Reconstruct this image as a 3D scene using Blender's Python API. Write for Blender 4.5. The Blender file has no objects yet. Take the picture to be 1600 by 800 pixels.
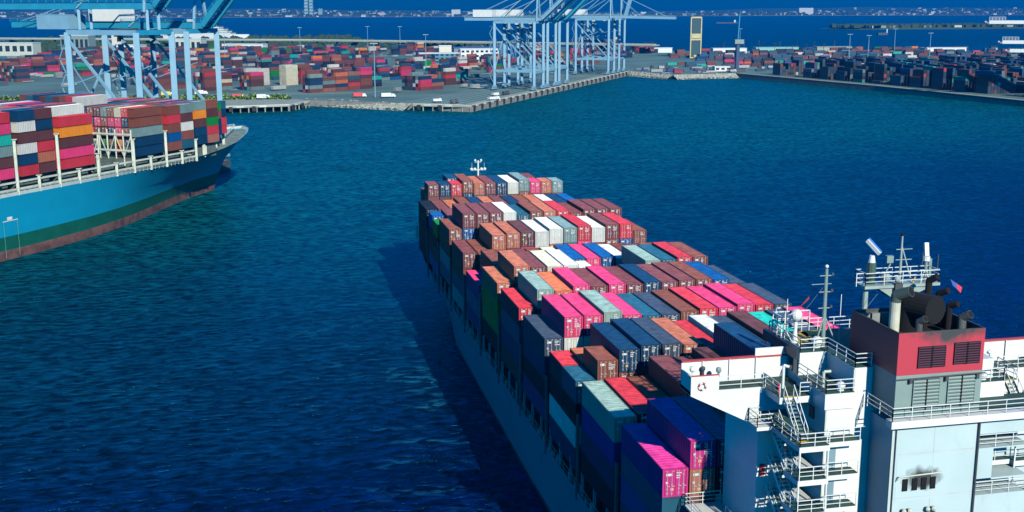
import bpy, bmesh, math, random
from mathutils import Vector, Matrix
R = math.radians
random.seed(7)
S = bpy.context.scene
COL = S.collection

# ------------------------------------------------------------------ camera, light, exposure
cd = bpy.data.cameras.new('camera'); cam = bpy.data.objects.new('camera', cd); COL.objects.link(cam)
cam.location = (0, 0, 63)
YAW, PIT, ROL = R(12.408), R(11.98), R(0.096)
cam.rotation_euler = (Matrix.Rotation(-YAW, 3, 'Z') @ Matrix.Rotation(R(90) - PIT, 3, 'X') @ Matrix.Rotation(-ROL, 3, 'Z')).to_euler()
cd.sensor_width = 36; cd.lens = 1823.67 / 1600 * 36
cd.clip_start = 1; cd.clip_end = 60000
S.camera = cam
SUNDIR = Vector((0.75, -5.0, 2.75)).normalized()
w = bpy.data.worlds.new('World'); S.world = w; w.use_nodes = True
nt = w.node_tree; nt.nodes.clear()
sky = nt.nodes.new('ShaderNodeTexSky'); sky.sky_type = 'NISHITA'; sky.sun_disc = False
sky.sun_elevation = math.asin(SUNDIR.z); sky.sun_rotation = math.atan2(SUNDIR.x, SUNDIR.y)
sky.air_density = 1.6; sky.dust_density = 0.3; sky.ozone_density = 5.0
mul = nt.nodes.new('ShaderNodeMix'); mul.data_type = 'RGBA'; mul.blend_type = 'MULTIPLY'; mul.inputs[0].default_value = 1
mul.inputs[7].default_value = (0.0, 0.46, 1.0, 1)
bg = nt.nodes.new('ShaderNodeBackground'); bg.inputs[1].default_value = 0.105
wo = nt.nodes.new('ShaderNodeOutputWorld')
tcw = nt.nodes.new('ShaderNodeTexCoord'); sx = nt.nodes.new('ShaderNodeSeparateXYZ'); nt.links.new(tcw.outputs['Generated'], sx.inputs[0])
gr = nt.nodes.new('ShaderNodeValToRGB'); el = gr.color_ramp.elements
el[0].position = 0.0; el[0].color = (.03,) * 3 + (1,); el[1].position = 1.0; el[1].color = (.06,) * 3 + (1,)
for p_, v_ in ((.03, .05), (.10, .45), (.20, .62), (.40, .45), (.62, .14)): e_ = el.new(p_); e_.color = (v_, v_, v_, 1)
g4 = nt.nodes.new('ShaderNodeMath'); g4.operation = 'MULTIPLY'; g4.inputs[1].default_value = 4.0; nt.links.new(sx.outputs['Z'], gr.inputs[0]); nt.links.new(gr.outputs[0], g4.inputs[0])
vs = nt.nodes.new('ShaderNodeVectorMath'); vs.operation = 'SCALE'; nt.links.new(sky.outputs[0], vs.inputs[0]); nt.links.new(g4.outputs[0], vs.inputs['Scale'])
nt.links.new(vs.outputs[0], mul.inputs[6]); nt.links.new(mul.outputs[2], bg.inputs[0]); nt.links.new(bg.outputs[0], wo.inputs[0])
sl = bpy.data.lights.new('sun', 'SUN'); sl.energy = 5.0; sl.angle = R(0.53); sl.color = (1.0, 0.95, 0.83)
so = bpy.data.objects.new('sun', sl); COL.objects.link(so); so.rotation_euler = SUNDIR.to_track_quat('Z', 'Y').to_euler()
S.view_settings.view_transform = 'Standard'; S.view_settings.look = 'None'; S.view_settings.gamma = 1
S.view_settings.exposure = 0.6
S.cycles.max_bounces = 6; S.cycles.volume_bounces = 0; S.cycles.diffuse_bounces = 0

# ------------------------------------------------------------------ materials
MATS = {}
def mat(name, col=(0.5, 0.5, 0.5), rough=0.6, var=0.12, scale=0.6, metal=0.0, bump=0.0, bscale=4.0, objcol=False, dirt=0.0, sun_lift=0, seam=None):
    if name in MATS: return MATS[name]
    m = bpy.data.materials.new(name); m.use_nodes = True; MATS[name] = m
    t = m.node_tree; N = t.nodes; Lk = t.links; b = N['Principled BSDF']
    b.inputs['Roughness'].default_value = rough; b.inputs['Metallic'].default_value = metal; b.inputs['Specular IOR Level'].default_value = 0.22 if objcol else 0.4
    tc = N.new('ShaderNodeTexCoord')
    if objcol:
        oi = N.new('ShaderNodeObjectInfo'); base = oi.outputs['Color']
        if sun_lift:
            fd_ = N.new('ShaderNodeVectorMath'); fd_.operation = 'MULTIPLY_ADD'; L0 = Lk; L0.new(base, fd_.inputs[0]); fd_.inputs[1].default_value = (sun_lift,) * 3; fd_.inputs[2].default_value = (.004, .005, .005); base = fd_.outputs[0]
    else:
        rg = N.new('ShaderNodeRGB'); rg.outputs[0].default_value = (*[k * 0.80 for k in col], 1); base = rg.outputs[0]
    nz = N.new('ShaderNodeTexNoise'); nz.inputs['Scale'].default_value = scale; nz.inputs['Detail'].default_value = 6
    if objcol:
        ad = N.new('ShaderNodeVectorMath'); ad.operation = 'ADD'
        Lk.new(tc.outputs['Object'], ad.inputs[0]); Lk.new(oi.outputs['Location'], ad.inputs[1]); Lk.new(ad.outputs[0], nz.inputs['Vector'])
    else: Lk.new(tc.outputs['Object'], nz.inputs['Vector'])
    mr = N.new('ShaderNodeMapRange'); mr.inputs[1].default_value = 0.3; mr.inputs[2].default_value = 0.7
    mr.inputs[3].default_value = 1 - var; mr.inputs[4].default_value = 1 + var; Lk.new(nz.outputs['Fac'], mr.inputs[0])
    vm = N.new('ShaderNodeVectorMath'); vm.operation = 'SCALE'; Lk.new(base, vm.inputs[0]); Lk.new(mr.outputs[0], vm.inputs['Scale'])
    out = vm.outputs[0]
    if dirt > 0:      # rust blotches and streaks with their own shape
        n2 = N.new('ShaderNodeTexNoise'); n2.inputs['Scale'].default_value = 0.9; n2.inputs['Detail'].default_value = 9; n2.inputs['Roughness'].default_value = 0.7
        mp = N.new('ShaderNodeMapping'); mp.inputs['Scale'].default_value = (1, 1, 0.25)
        if objcol: Lk.new(ad.outputs[0], mp.inputs[0])
        else: Lk.new(tc.outputs['Object'], mp.inputs[0])
        Lk.new(mp.outputs[0], n2.inputs['Vector'])
        r2 = N.new('ShaderNodeMapRange'); r2.inputs[1].default_value = 0.60; r2.inputs[2].default_value = 0.74; r2.inputs[4].default_value = dirt
        Lk.new(n2.outputs['Fac'], r2.inputs[0])
        mx = N.new('ShaderNodeMix'); mx.data_type = 'RGBA'; Lk.new(r2.outputs[0], mx.inputs[0]); Lk.new(out, mx.inputs[6]); mx.inputs[7].default_value = (0.12, 0.055, 0.03, 1)
        out = mx.outputs[2]
    if seam:     # welded plate seams: (direction, plate length, plate height, strength)
        dr, pl_, ph_, st_ = seam
        dt = N.new('ShaderNodeVectorMath'); dt.operation = 'DOT_PRODUCT'; dt.inputs[1].default_value = dr; Lk.new(tc.outputs['Object'], dt.inputs[0])
        sz_ = N.new('ShaderNodeSeparateXYZ'); Lk.new(tc.outputs['Object'], sz_.inputs[0]); cb = N.new('ShaderNodeCombineXYZ'); Lk.new(dt.outputs['Value'], cb.inputs[0]); Lk.new(sz_.outputs['Z'], cb.inputs[1])
        bk = N.new('ShaderNodeTexBrick'); bk.inputs['Scale'].default_value = 1; bk.inputs['Brick Width'].default_value = pl_; bk.inputs['Row Height'].default_value = ph_; bk.inputs['Mortar Size'].default_value = 0.035; bk.inputs['Mortar Smooth'].default_value = .6
        bk.inputs['Color1'].default_value = (1, 1, 1, 1); bk.inputs['Color2'].default_value = (1 - st_ * .35,) * 3 + (1,); bk.inputs['Mortar'].default_value = (1 - st_,) * 3 + (1,); Lk.new(cb.outputs[0], bk.inputs['Vector'])
        mm = N.new('ShaderNodeMix'); mm.data_type = 'RGBA'; mm.blend_type = 'MULTIPLY'; mm.inputs[0].default_value = 1; Lk.new(out, mm.inputs[6]); Lk.new(bk.outputs['Color'], mm.inputs[7]); out = mm.outputs[2]
    Lk.new(out, b.inputs['Base Color'])
    if bump > 0:
        n3 = N.new('ShaderNodeTexNoise'); n3.inputs['Scale'].default_value = bscale; n3.inputs['Detail'].default_value = 5
        Lk.new(tc.outputs['Object'], n3.inputs['Vector'])
        bp = N.new('ShaderNodeBump'); bp.inputs['Strength'].default_value = bump; bp.inputs['Distance'].default_value = 0.1
        Lk.new(n3.outputs['Fac'], bp.inputs['Height']); Lk.new(bp.outputs[0], b.inputs['Normal'])
    return m

CM = mat('container_paint', rough=0.55, var=0.10, scale=0.35, objcol=True, dirt=0.35)
CT = mat('container_roof_lit_paint', rough=0.75, var=0.30, scale=1.1, objcol=True, dirt=0.55, sun_lift=2.3)  # roof copy of the paint, brightened to stand for sunlit tops
WHITE = mat('white_ship_paint', (0.66, 0.69, 0.65), 0.45, 0.05, 0.3, dirt=0.22, bump=0.12, bscale=0.9, seam=((1, 1, 0), 4.2, 2.8, .14))
WCLEAN = mat('white_rail_paint', (0.62, 0.66, 0.62), 0.5, 0.04)
CREAM = mat('pale_deck_paint', (0.46, 0.51, 0.41), 0.6, 0.15, 0.5, dirt=0.6)
DGREEN = mat('green_deck_paint', (0.025, 0.075, 0.065), 0.7, 0.2, 0.8)
DKGREY = mat('dark_steel', (0.05, 0.055, 0.06), 0.6, 0.2)
BLACK = mat('black_soot', (0.004, 0.005, 0.006), 1.0, 0.2)
GLASS = mat('dark_glass', (0.02, 0.03, 0.04), 0.08, 0.0)
MARK = mat('white_markings', (0.55, 0.58, 0.56), 0.6, 0.1)
YEL = mat('yellow_paint', (0.55, 0.34, 0.03), 0.6, 0.15)
ROD = mat('galvanised_rod', (0.45, 0.47, 0.48), 0.4, 0.1, metal=0.2)
REDP = mat('red_paint', (0.60, 0.05, 0.06), 0.5, 0.1)
SHIPRED = mat('funnel_red', (0.42, 0.03, 0.05), 0.5, 0.08)
GREYGRN = mat('grey_green_paint', (0.19, 0.27, 0.24), 0.5, 0.08)
CRANE = mat('crane_white_blue', (0.17, 0.34, 0.44), 0.5, 0.08, 0.2)
CRANEB = mat('crane_blue', (0.015, 0.24, 0.37), 0.5, 0.10, 0.2)
CONC = mat('concrete', (0.28, 0.31, 0.25), 0.85, 0.15, 0.15)
PILE = mat('pile_concrete', (0.20, 0.20, 0.18), 0.9, 0.25, 0.3)
ASPH = mat('asphalt', (0.085, 0.165, 0.140), 0.9, 0.30, 0.02)
LEAF = mat('leaf_green', (0.025, 0.06, 0.02), 0.8, 0.5, 0.4)
LEAFL = mat('bright_leaf_green', (0.14, 0.26, 0.03), 0.8, 0.5, 0.4)
RUBBER = mat('tyre_rubber', (0.02, 0.02, 0.02), 0.8, 0.1)

# ------------------------------------------------------------------ mesh helpers
class MB:
    def __init__(s): s.v = []; s.f = []; s.m = []; s.mats = []
    def mi(s, m):
        if m not in s.mats: s.mats.append(m)
        return s.mats.index(m)
    def poly(s, pts, m, close=False):
        i = len(s.v); s.v += [tuple(p) for p in pts]; s.f.append(list(range(i, i + len(pts)))); s.m.append(s.mi(m))
    def box(s, x0, x1, y0, y1, z0, z1, m, M=None, skip=''):
        i = len(s.v); P = [(x, y, z) for z in (z0, z1) for y in (y0, y1) for x in (x0, x1)]
        if M is not None: P = [tuple(M @ Vector(p)) for p in P]
        s.v += P; k = s.mi(m)
        for n, q in (('b', (0, 2, 3, 1)), ('t', (4, 5, 7, 6)), ('f', (0, 1, 5, 4)), ('k', (2, 6, 7, 3)), ('l', (0, 4, 6, 2)), ('r', (1, 3, 7, 5))):
            if n in skip: continue
            s.f.append([i + a for a in q]); s.m.append(k)
    def bar(s, a, b, r, m, n=4, r2=None):
        a = Vector(a); b = Vector(b); d = (b - a); L = d.length
        if L < 1e-6: return
        q = d.to_track_quat('Z', 'Y').to_matrix(); r2 = r if r2 is None else r2; i = len(s.v); k = s.mi(m)
        off = math.pi / 4 if n == 4 else 0
        for c, rr in ((a, r), (b, r2)):
            for j in range(n):
                t = 2 * math.pi * j / n + off; s.v.append(tuple(c + q @ Vector((math.cos(t) * rr, math.sin(t) * rr, 0))))
        for j in range(n):
            j2 = (j + 1) % n; s.f.append([i + j, i + j2, i + n + j2, i + n + j]); s.m.append(k)
        s.f.append([i + j for j in range(n)][::-1]); s.m.append(k); s.f.append([i + n + j for j in range(n)]); s.m.append(k)
    def beam(s, a, b, wd, ht, m):      # rectangular section, wd horizontal, ht vertical-ish
        a = Vector(a); b = Vector(b); d = (b - a); L = d.length; d = d.normalized()
        side = d.cross(Vector((0, 0, 1)))
        if side.length < 1e-3: side = Vector((1, 0, 0))
        side.normalize(); up = side.cross(d).normalized(); i = len(s.v); k = s.mi(m)
        for c in (a, b):
            for u, v in ((-1, -1), (1, -1), (1, 1), (-1, 1)): s.v.append(tuple(c + side * u * wd / 2 + up * v * ht / 2))
        for j in range(4):
            j2 = (j + 1) % 4; s.f.append([i + j, i + j2, i + 4 + j2, i + 4 + j]); s.m.append(k)
        s.f.append([i + 3, i + 2, i + 1, i]); s.m.append(k); s.f.append([i + 4, i + 5, i + 6, i + 7]); s.m.append(k)
    def prism(s, pts, h0, h1, m, M=None):       # pts xy polygon extruded in z
        i = len(s.v); n = len(pts); k = s.mi(m)
        P = [(x, y, h0) for x, y in pts] + [(x, y, h1) for x, y in pts]
        if M is not None: P = [tuple(M @ Vector(p)) for p in P]
        s.v += P
        for j in range(n):
            j2 = (j + 1) % n; s.f.append([i + j, i + j2, i + n + j2, i + n + j]); s.m.append(k)
        s.f.append([i + j for j in range(n)][::-1]); s.m.append(k); s.f.append([i + n + j for j in range(n)]); s.m.append(k)
    def rail(s, pts, m=None, h=1.1, step=1.6, r=0.035, mid=2):
        m = m or WCLEAN
        for a, b in zip(pts[:-1], pts[1:]):
            a = Vector(a); b = Vector(b); L = (b - a).length; n = max(1, round(L / step))
            for j in range(1, mid + 2):
                z = Vector((0, 0, h * j / (mid + 1))); s.bar(a + z, b + z, r if j <= mid else r * 1.3, m)
            for j in range(n + 1):
                p = a.lerp(b, j / n); s.bar(p, p + Vector((0, 0, h)), r * 1.2, m)
    def sphere(s, c, r, m, n=8, k=5, sz=1.0):
        i = len(s.v); km = s.mi(m); c = Vector(c)
        for a in range(k + 1):
            ph = math.pi * a / k
            for b in range(n):
                th = 2 * math.pi * b / n; s.v.append((c.x + r * math.sin(ph) * math.cos(th), c.y + r * math.sin(ph) * math.sin(th), c.z + r * sz * math.cos(ph)))
        for a in range(k):
            for b in range(n):
                b2 = (b + 1) % n; s.f.append([i + a * n + b, i + (a + 1) * n + b, i + (a + 1) * n + b2, i + a * n + b2]); s.m.append(km)
    def mesh(s, name):
        me = bpy.data.meshes.new(name); me.from_pydata(s.v, [], s.f)
        for m in s.mats: me.materials.append(m)
        me.polygons.foreach_set('material_index', s.m); me.update(); return me
    def build(s, name, parent=None, smooth=False):
        me = s.mesh(name)
        if smooth:
            me.polygons.foreach_set('use_smooth', [True] * len(me.polygons))
        o = bpy.data.objects.new(name, me); COL.objects.link(o)
        if parent: o.parent = parent
        return o
def tag(o, label=None, cat=None, group=None, kind=None):
    if label: o['label'] = label
    if cat: o['category'] = cat
    if group: o['group'] = group
    if kind: o['kind'] = kind
    return o
def thing(name, label, cat, loc=(0, 0, 0), rz=0, group=None):
    o = bpy.data.objects.new(name, None); COL.objects.link(o); o.location = loc; o.rotation_euler = (0, 0, rz); o.empty_display_size = 1
    return tag(o, label, cat, group)
def copy_tree(o, parent=None):
    c = o.copy(); COL.objects.link(c)
    if parent: c.parent = parent
    for ch in list(o.children): copy_tree(ch, c)
    return c
def struct(name, mb): return tag(mb.build(name), kind='structure')
WC, WCH = None, None
# camera ray helper used only to convert measured positions into world metres
def rot(az): return Matrix.Rotation(-az, 4, 'Z')

# ------------------------------------------------------------------ water
def water_mat():
    m = bpy.data.materials.new('sea_water'); m.use_nodes = True; t = m.node_tree; N = t.nodes; L = t.links; b = N['Principled BSDF']
    b.inputs['Base Color'].default_value = (0.001, 0.018, 0.040, 1); b.inputs['Roughness'].default_value = 0.12; b.inputs['IOR'].default_value = 1.33
    tc = N.new('ShaderNodeTexCoord')
    def noise(sc, det, stretch, rz):
        mp = N.new('ShaderNodeMapping'); mp.inputs['Scale'].default_value = (stretch, 1, 1); mp.inputs['Rotation'].default_value = (0, 0, rz)
        L.new(tc.outputs['Object'], mp.inputs[0]); n = N.new('ShaderNodeTexNoise'); n.inputs['Scale'].default_value = sc; n.inputs['Detail'].default_value = det
        n.inputs['Roughness'].default_value = 0.6; n.inputs['Distortion'].default_value = 0.4
        L.new(mp.outputs[0], n.inputs['Vector']); return n.outputs['Fac']
    b.inputs['Specular IOR Level'].default_value = 0.05; b.inputs['Specular Tint'].default_value = (0.12, 0.75, 1.0, 1)
    a = noise(0.66, 6, 0.5, R(-14)); c = noise(0.035, 3, 0.6, R(20)); d = noise(1.2, 4, 0.6, R(8))
    def math_(op, x, y):
        n = N.new('ShaderNodeMath'); n.operation = op
        for i, q in enumerate((x, y)):
            if isinstance(q, (int, float)): n.inputs[i].default_value = q
            else: L.new(q, n.inputs[i])
        return n.outputs[0]
    amp = math_('ADD', math_('MULTIPLY', c, 1.3), 0.25)
    h = math_('ADD', math_('MULTIPLY', a, amp), math_('MULTIPLY', d, 0.16))
    bp = N.new('ShaderNodeBump'); bp.inputs['Strength'].default_value = 1.0; bp.inputs['Distance'].default_value = 1.4
    L.new(h, bp.inputs['Height']); L.new(bp.outputs[0], b.inputs['Normal'])
    # base colour graded blue near to teal far; ripple light and dark painted in
    geo = N.new('ShaderNodeNewGeometry'); sp = N.new('ShaderNodeSeparateXYZ'); L.new(geo.outputs['Position'], sp.inputs[0])
    n5 = noise(0.004, 3, 1, 0)
    yy = math_('ADD', math_('MULTIPLY', sp.outputs['Y'], 1 / 490.0), math_('MULTIPLY', n5, 0.5)); yy = math_('MULTIPLY', math_('ADD', yy, math_('MULTIPLY', sp.outputs['X'], -1 / 900.0)), 0.85)
    cr = N.new('ShaderNodeValToRGB'); cr.color_ramp.elements[0].position = .45; cr.color_ramp.elements[1].position = .92
    cr.color_ramp.elements[0].color = (0.0, 0.0045, 0.040, 1); cr.color_ramp.elements[1].color = (0.001, 0.063, 0.070, 1)
    L.new(yy, cr.inputs[0])
    far = N.new('ShaderNodeMapRange'); far.inputs[1].default_value = 800; far.inputs[2].default_value = 1900; L.new(sp.outputs['Y'], far.inputs[0])
    fmx = N.new('ShaderNodeMix'); fmx.data_type = 'RGBA'; L.new(far.outputs[0], fmx.inputs[0]); L.new(cr.outputs[0], fmx.inputs[6]); fmx.inputs[7].default_value = (0.0, 0.022, 0.045, 1)
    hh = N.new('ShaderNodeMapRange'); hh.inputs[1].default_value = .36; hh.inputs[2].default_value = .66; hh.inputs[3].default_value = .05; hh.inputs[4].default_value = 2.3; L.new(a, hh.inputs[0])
    # churned water along the port side of the departing ship
    def ramp(src, a0, a1):
        r_ = N.new('ShaderNodeMapRange'); r_.inputs[1].default_value = a0; r_.inputs[2].default_value = a1; r_.interpolation_type = 'SMOOTHSTEP'; L.new(src, r_.inputs[0]); return r_.outputs[0]
    k1 = math_('MULTIPLY', math_('MULTIPLY', ramp(sp.outputs['X'], -2, 22), ramp(sp.outputs['X'], 46, 30)), math_('MULTIPLY', ramp(sp.outputs['Y'], 110, 175), ramp(sp.outputs['Y'], 265, 215)))
    st_ = noise(0.16, 5, 0.35, R(35)); k2 = math_('MULTIPLY', k1, ramp(st_, .50, .68)); k3 = math_('MULTIPLY', math_('MULTIPLY', k2, ramp(a, .46, .60)), 0.42)
    vm = N.new('ShaderNodeVectorMath'); vm.operation = 'SCALE'; L.new(fmx.outputs[2], vm.inputs[0]); sw = N.new('ShaderNodeMapRange'); sw.inputs[1].default_value = .35; sw.inputs[2].default_value = .65; sw.inputs[3].default_value = .72; sw.inputs[4].default_value = 1.28; L.new(noise(0.13, 4, 0.4, R(-10)), sw.inputs[0])
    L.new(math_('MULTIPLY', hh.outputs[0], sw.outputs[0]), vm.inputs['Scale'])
    fm_ = N.new('ShaderNodeMix'); fm_.data_type = 'RGBA'; L.new(k3, fm_.inputs[0]); L.new(vm.outputs[0], fm_.inputs[6]); fm_.inputs[7].default_value = (0.02, 0.22, 0.34, 1); L.new(fm_.outputs[2], b.inputs['Base Color'])
    b.inputs['IOR'].default_value = 1.0
    gl = N.new('ShaderNodeBsdfGlossy'); gl.inputs['Roughness'].default_value = 0.22; gl.inputs['Color'].default_value = (0.06, 0.50, 0.78, 1); L.new(bp.outputs[0], gl.inputs['Normal'])
    lw = N.new('ShaderNodeFresnel'); lw.inputs['IOR'].default_value = 1.33
    fc = math_('MINIMUM', math_('MULTIPLY', lw.outputs[0], 0.7), 0.18)
    ms = N.new('ShaderNodeMixShader'); L.new(fc, ms.inputs[0]); L.new(b.outputs[0], ms.inputs[1]); L.new(gl.outputs[0], ms.inputs[2])
    L.new(ms.outputs[0], N['Material Output'].inputs['Surface'])
    return m
WATER = water_mat()
mb = MB(); mb.poly([(-20000, -3000, 0), (30000, -3000, 0), (30000, 26000, 0), (-20000, 26000, 0)], WATER)
struct('water', mb)

# ------------------------------------------------------------------ containers
PAL = dict(maroon=(0.22, 0.065, 0.065), brown=(0.26, 0.082, 0.055), rust=(0.54, 0.165, 0.09), orange=(0.74, 0.19, 0.08), amber=(0.95, 0.30, 0.02), salmon=(0.42, 0.16, 0.11),
    red=(0.66, 0.045, 0.065), pink=(0.84, 0.058, 0.19), magenta=(0.74, 0.045, 0.28), navy=(0.003, 0.050, 0.125), blue=(0.0, 0.10, 0.32), slate=(0.05, 0.078, 0.125), steelblue=(0.018, 0.12, 0.19),
    grey=(0.20, 0.32, 0.31), sage=(0.28, 0.41, 0.34), white=(0.78, 0.78, 0.70), cream=(0.78, 0.74, 0.52), teal=(0.015, 0.50, 0.38), green=(0.005, 0.26, 0.04), black=(0.006, 0.014, 0.022), plum=(0.125, 0.045, 0.045))
NAMES = dict(maroon='maroon', brown='brown', rust='rust-orange', orange='bright orange', amber='amber', salmon='salmon', red='red', pink='pink', magenta='magenta', navy='navy', blue='bright blue', slate='slate grey',
    steelblue='steel blue', grey='grey', sage='pale green', white='white', cream='cream', teal='turquoise', green='green', black='black', plum='dark plum')
CW, CH = 2.44, 2.66
def cont_body(L, H=CH):
    mb = MB(); W = CW; hw = W / 2
    # corrugated sides and roof between solid corner posts and rails
    p = 0.16
    def corr(y0, y1, n, f):      # f(y, depth) -> two end points of one fold line
        ys = []; dy = (y1 - y0) / n
        for j in range(n):
            b = y0 + j * dy; ys += [(b, 0), (b + dy * .25, 0.0), (b + dy * .5, 0.045), (b + dy * .75, 0.045)]
        ys.append((y1, 0)); return ys
    n = int(L / 0.56)
    ys = corr(p, L - p, n, None)
    for sx in (-1, 1):
        for (a, da), (b, db) in zip(ys[:-1], ys[1:]):
            q = [(sx * (hw - .02 - da), a, p), (sx * (hw - .02 - db), b, p), (sx * (hw - .02 - db), b, H - .1), (sx * (hw - .02 - da), a, H - .1)]
            mb.poly(q if sx > 0 else q[::-1], CM)
    for (a, da), (b, db) in zip(ys[:-1], ys[1:]):
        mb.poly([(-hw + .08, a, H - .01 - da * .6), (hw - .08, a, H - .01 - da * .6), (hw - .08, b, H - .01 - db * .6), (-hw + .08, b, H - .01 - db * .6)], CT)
    for sx in (-1, 1):
        mb.box(min(sx * hw, sx * (hw - .1)), max(sx * hw, sx * (hw - .1)), p, L - p, H - .1, H, CM)
        mb.box(min(sx * hw, sx * (hw - .1)), max(sx * hw, sx * (hw - .1)), p, L - p, 0, p, CM)
        for y in (0, L - p): mb.box(min(sx * hw, sx * (hw - .18)), max(sx * hw, sx * (hw - .18)), y, y + p, 0, H + .015, CM)
    mb.box(-hw + .18, hw - .18, 0.0, p, H - .12, H, CM); mb.box(-hw + .18, hw - .18, L - p, L, 0, H, CM); mb.box(-hw + .18, hw - .18, 0, p, 0, .14, CM)
    mb.box(-hw + .1, hw - .1, p, L - p, 0.02, 0.12, CM)
    mb.box(-hw + .1, hw - .1, p + .05, p + .1, .12, H - .11, CM)
    return mb.mesh('container_body')
BODY = {12.19: cont_body(12.19), 6.06: cont_body(6.06)}
def door_mesh(side, var, H=CH):
    rnd = random.Random(var * 7 + side); mb = MB(); w_ = 1.01; x0 = -w_ / 2; x1 = w_ / 2
    mb.box(x0 + .015, x1 - .015, 0.03, 0.09, .15, H - .13, CM)
    for k in range(5): z = .35 + k * .45; mb.box(x0 + .06, x1 - .06, 0.022, 0.03, z, z + .16, CM)
    for xr in (-.27, .17) if side < 0 else (-.17, .27):
        mb.bar((xr, -.005, .12), (xr, -.005, H - .1), .028, ROD, 5)
        for z in (.32, .75, 1.15, 2.1): mb.box(xr - .07, xr + .07, -.012, .022, z, z + .07, ROD)
        mb.box(xr - .02, xr + .26, -.035, -.012, 1.02, 1.07, ROD)
    if side > 0:
        z = H - .42
        for r_ in range(rnd.choice((3, 4, 5))):
            wdt = rnd.uniform(.3, .8); mb.box(x0 + .1, x0 + .1 + wdt, .010, .018, z, z + .09, MARK); z -= rnd.choice((.2, .26))
    else:
        if rnd.random() < .8: mb.box(x0 + .12, x0 + .12 + rnd.uniform(.3, .6), .010, .018, H - .62, H - .62 + rnd.uniform(.15, .3), MARK)
        if rnd.random() < .45: mb.box(.05, .35, .008, .016, .6, .85, YEL)
        if rnd.random() < .5: mb.box(-.4, -.2, .008, .016, 1.3, 1.5, MARK)
    for xx in (x0 + .1, x1 - .25): mb.box(xx, xx + .14, -.01, .02, H - .2, H - .14, YEL if var % 2 else MARK)
    return mb.mesh('container_door')
DOORS = [[door_mesh(sd, v) for sd in (-1, 1)] for v in range(6)]
NCONT = [0]
ORD = ['first', 'second', 'third', 'fourth', 'fifth', 'sixth', 'seventh', 'eighth', 'ninth', 'tenth', 'eleventh', 'twelfth', 'thirteenth', 'fourteenth', 'fifteenth', 'sixteenth']
def container(x, y, z, L, colname, label, group, doors=True, rz=0.0):
    c = PAL[colname]; j = random.uniform(.9, 1.1); c = (*[min(1, k * j * .5) for k in c], 1)
    NCONT[0] += 1
    if doors:
        t = thing('shipping_container', label, 'shipping container', (x, y, z), rz, group)
        b = bpy.data.objects.new('body', BODY[L]); COL.objects.link(b); b.parent = t; b.color = c
        v = random.randrange(6)
        for k, sd in enumerate((-1, 1)):
            dd = bpy.data.objects.new('door', DOORS[v][k]); COL.objects.link(dd); dd.parent = t; dd.location = (sd * .505, 0, 0); dd.color = c
    else:
        t = bpy.data.objects.new('shipping_container', BODY[L]); COL.objects.link(t); t.location = (x, y, z); t.rotation_euler = (0, 0, rz); t.color = c
        tag(t, label, 'shipping container', group)
    return t
# mass of the remaining containers, one mesh with a colour per face
class Mass:
    def __init__(s): s.v = []; s.f = []; s.c = []
    def add(s, M, L, W, H, col, lit_top=True):
        i = len(s.v)
        for z in (0, H):
            for x, y in ((-W / 2, 0), (W / 2, 0), (W / 2, L), (-W / 2, L)): s.v.append(tuple(M @ Vector((x, y, z))))
        for q in ((4, 5, 6, 7), (0, 1, 5, 4), (1, 2, 6, 5), (2, 3, 7, 6), (3, 0, 4, 7)):
            s.f.append([i + a for a in q]); s.c.append(tuple(min(.9, k * (.95 if q[0] == 4 and q[1] == 5 else .42)) for k in col))  # top faces brighter than sides: sunlight put into the face colours
    def build(s, name, label):
        me = bpy.data.meshes.new(name); me.from_pydata(s.v, [], s.f)
        at = me.color_attributes.new('paint', 'FLOAT_COLOR', 'CORNER')
        buf = []
        for f, c in zip(s.f, s.c): buf += [*c, 1] * len(f)
        at.data.foreach_set('color', buf)
        m = bpy.data.materials.new('mixed_container_paint'); m.use_nodes = True; N = m.node_tree.nodes; L = m.node_tree.links
        a = N.new('ShaderNodeAttribute'); a.attribute_name = 'paint'; tc = N.new('ShaderNodeTexCoord')
        nz = N.new('ShaderNodeTexNoise'); nz.inputs['Scale'].default_value = .5; nz.inputs['Detail'].default_value = 6; L.new(tc.outputs['Object'], nz.inputs['Vector'])
        mr = N.new('ShaderNodeMapRange'); mr.inputs[3].default_value = .7; mr.inputs[4].default_value = 1.3; L.new(nz.outputs['Fac'], mr.inputs[0])
        vm = N.new('ShaderNodeVectorMath'); vm.operation = 'SCALE'; L.new(a.outputs['Color'], vm.inputs[0]); L.new(mr.outputs[0], vm.inputs['Scale'])
        L.new(vm.outputs[0], N['Principled BSDF'].inputs['Base Color']); N['Principled BSDF'].inputs['Roughness'].default_value = .6
        me.materials.append(m); me.update()
        o = bpy.data.objects.new(name, me); COL.objects.link(o); tag(o, label, 'containers', kind='stuff'); return o
MASS = Mass()

X0, Y0, YP, XP = 37.21, 93.95, 14.733, 2.5987
ZB, TIER = 11.2, 2.72
KMIN = -1
def cx(k): return X0 + XP * k + CW / 2
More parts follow.
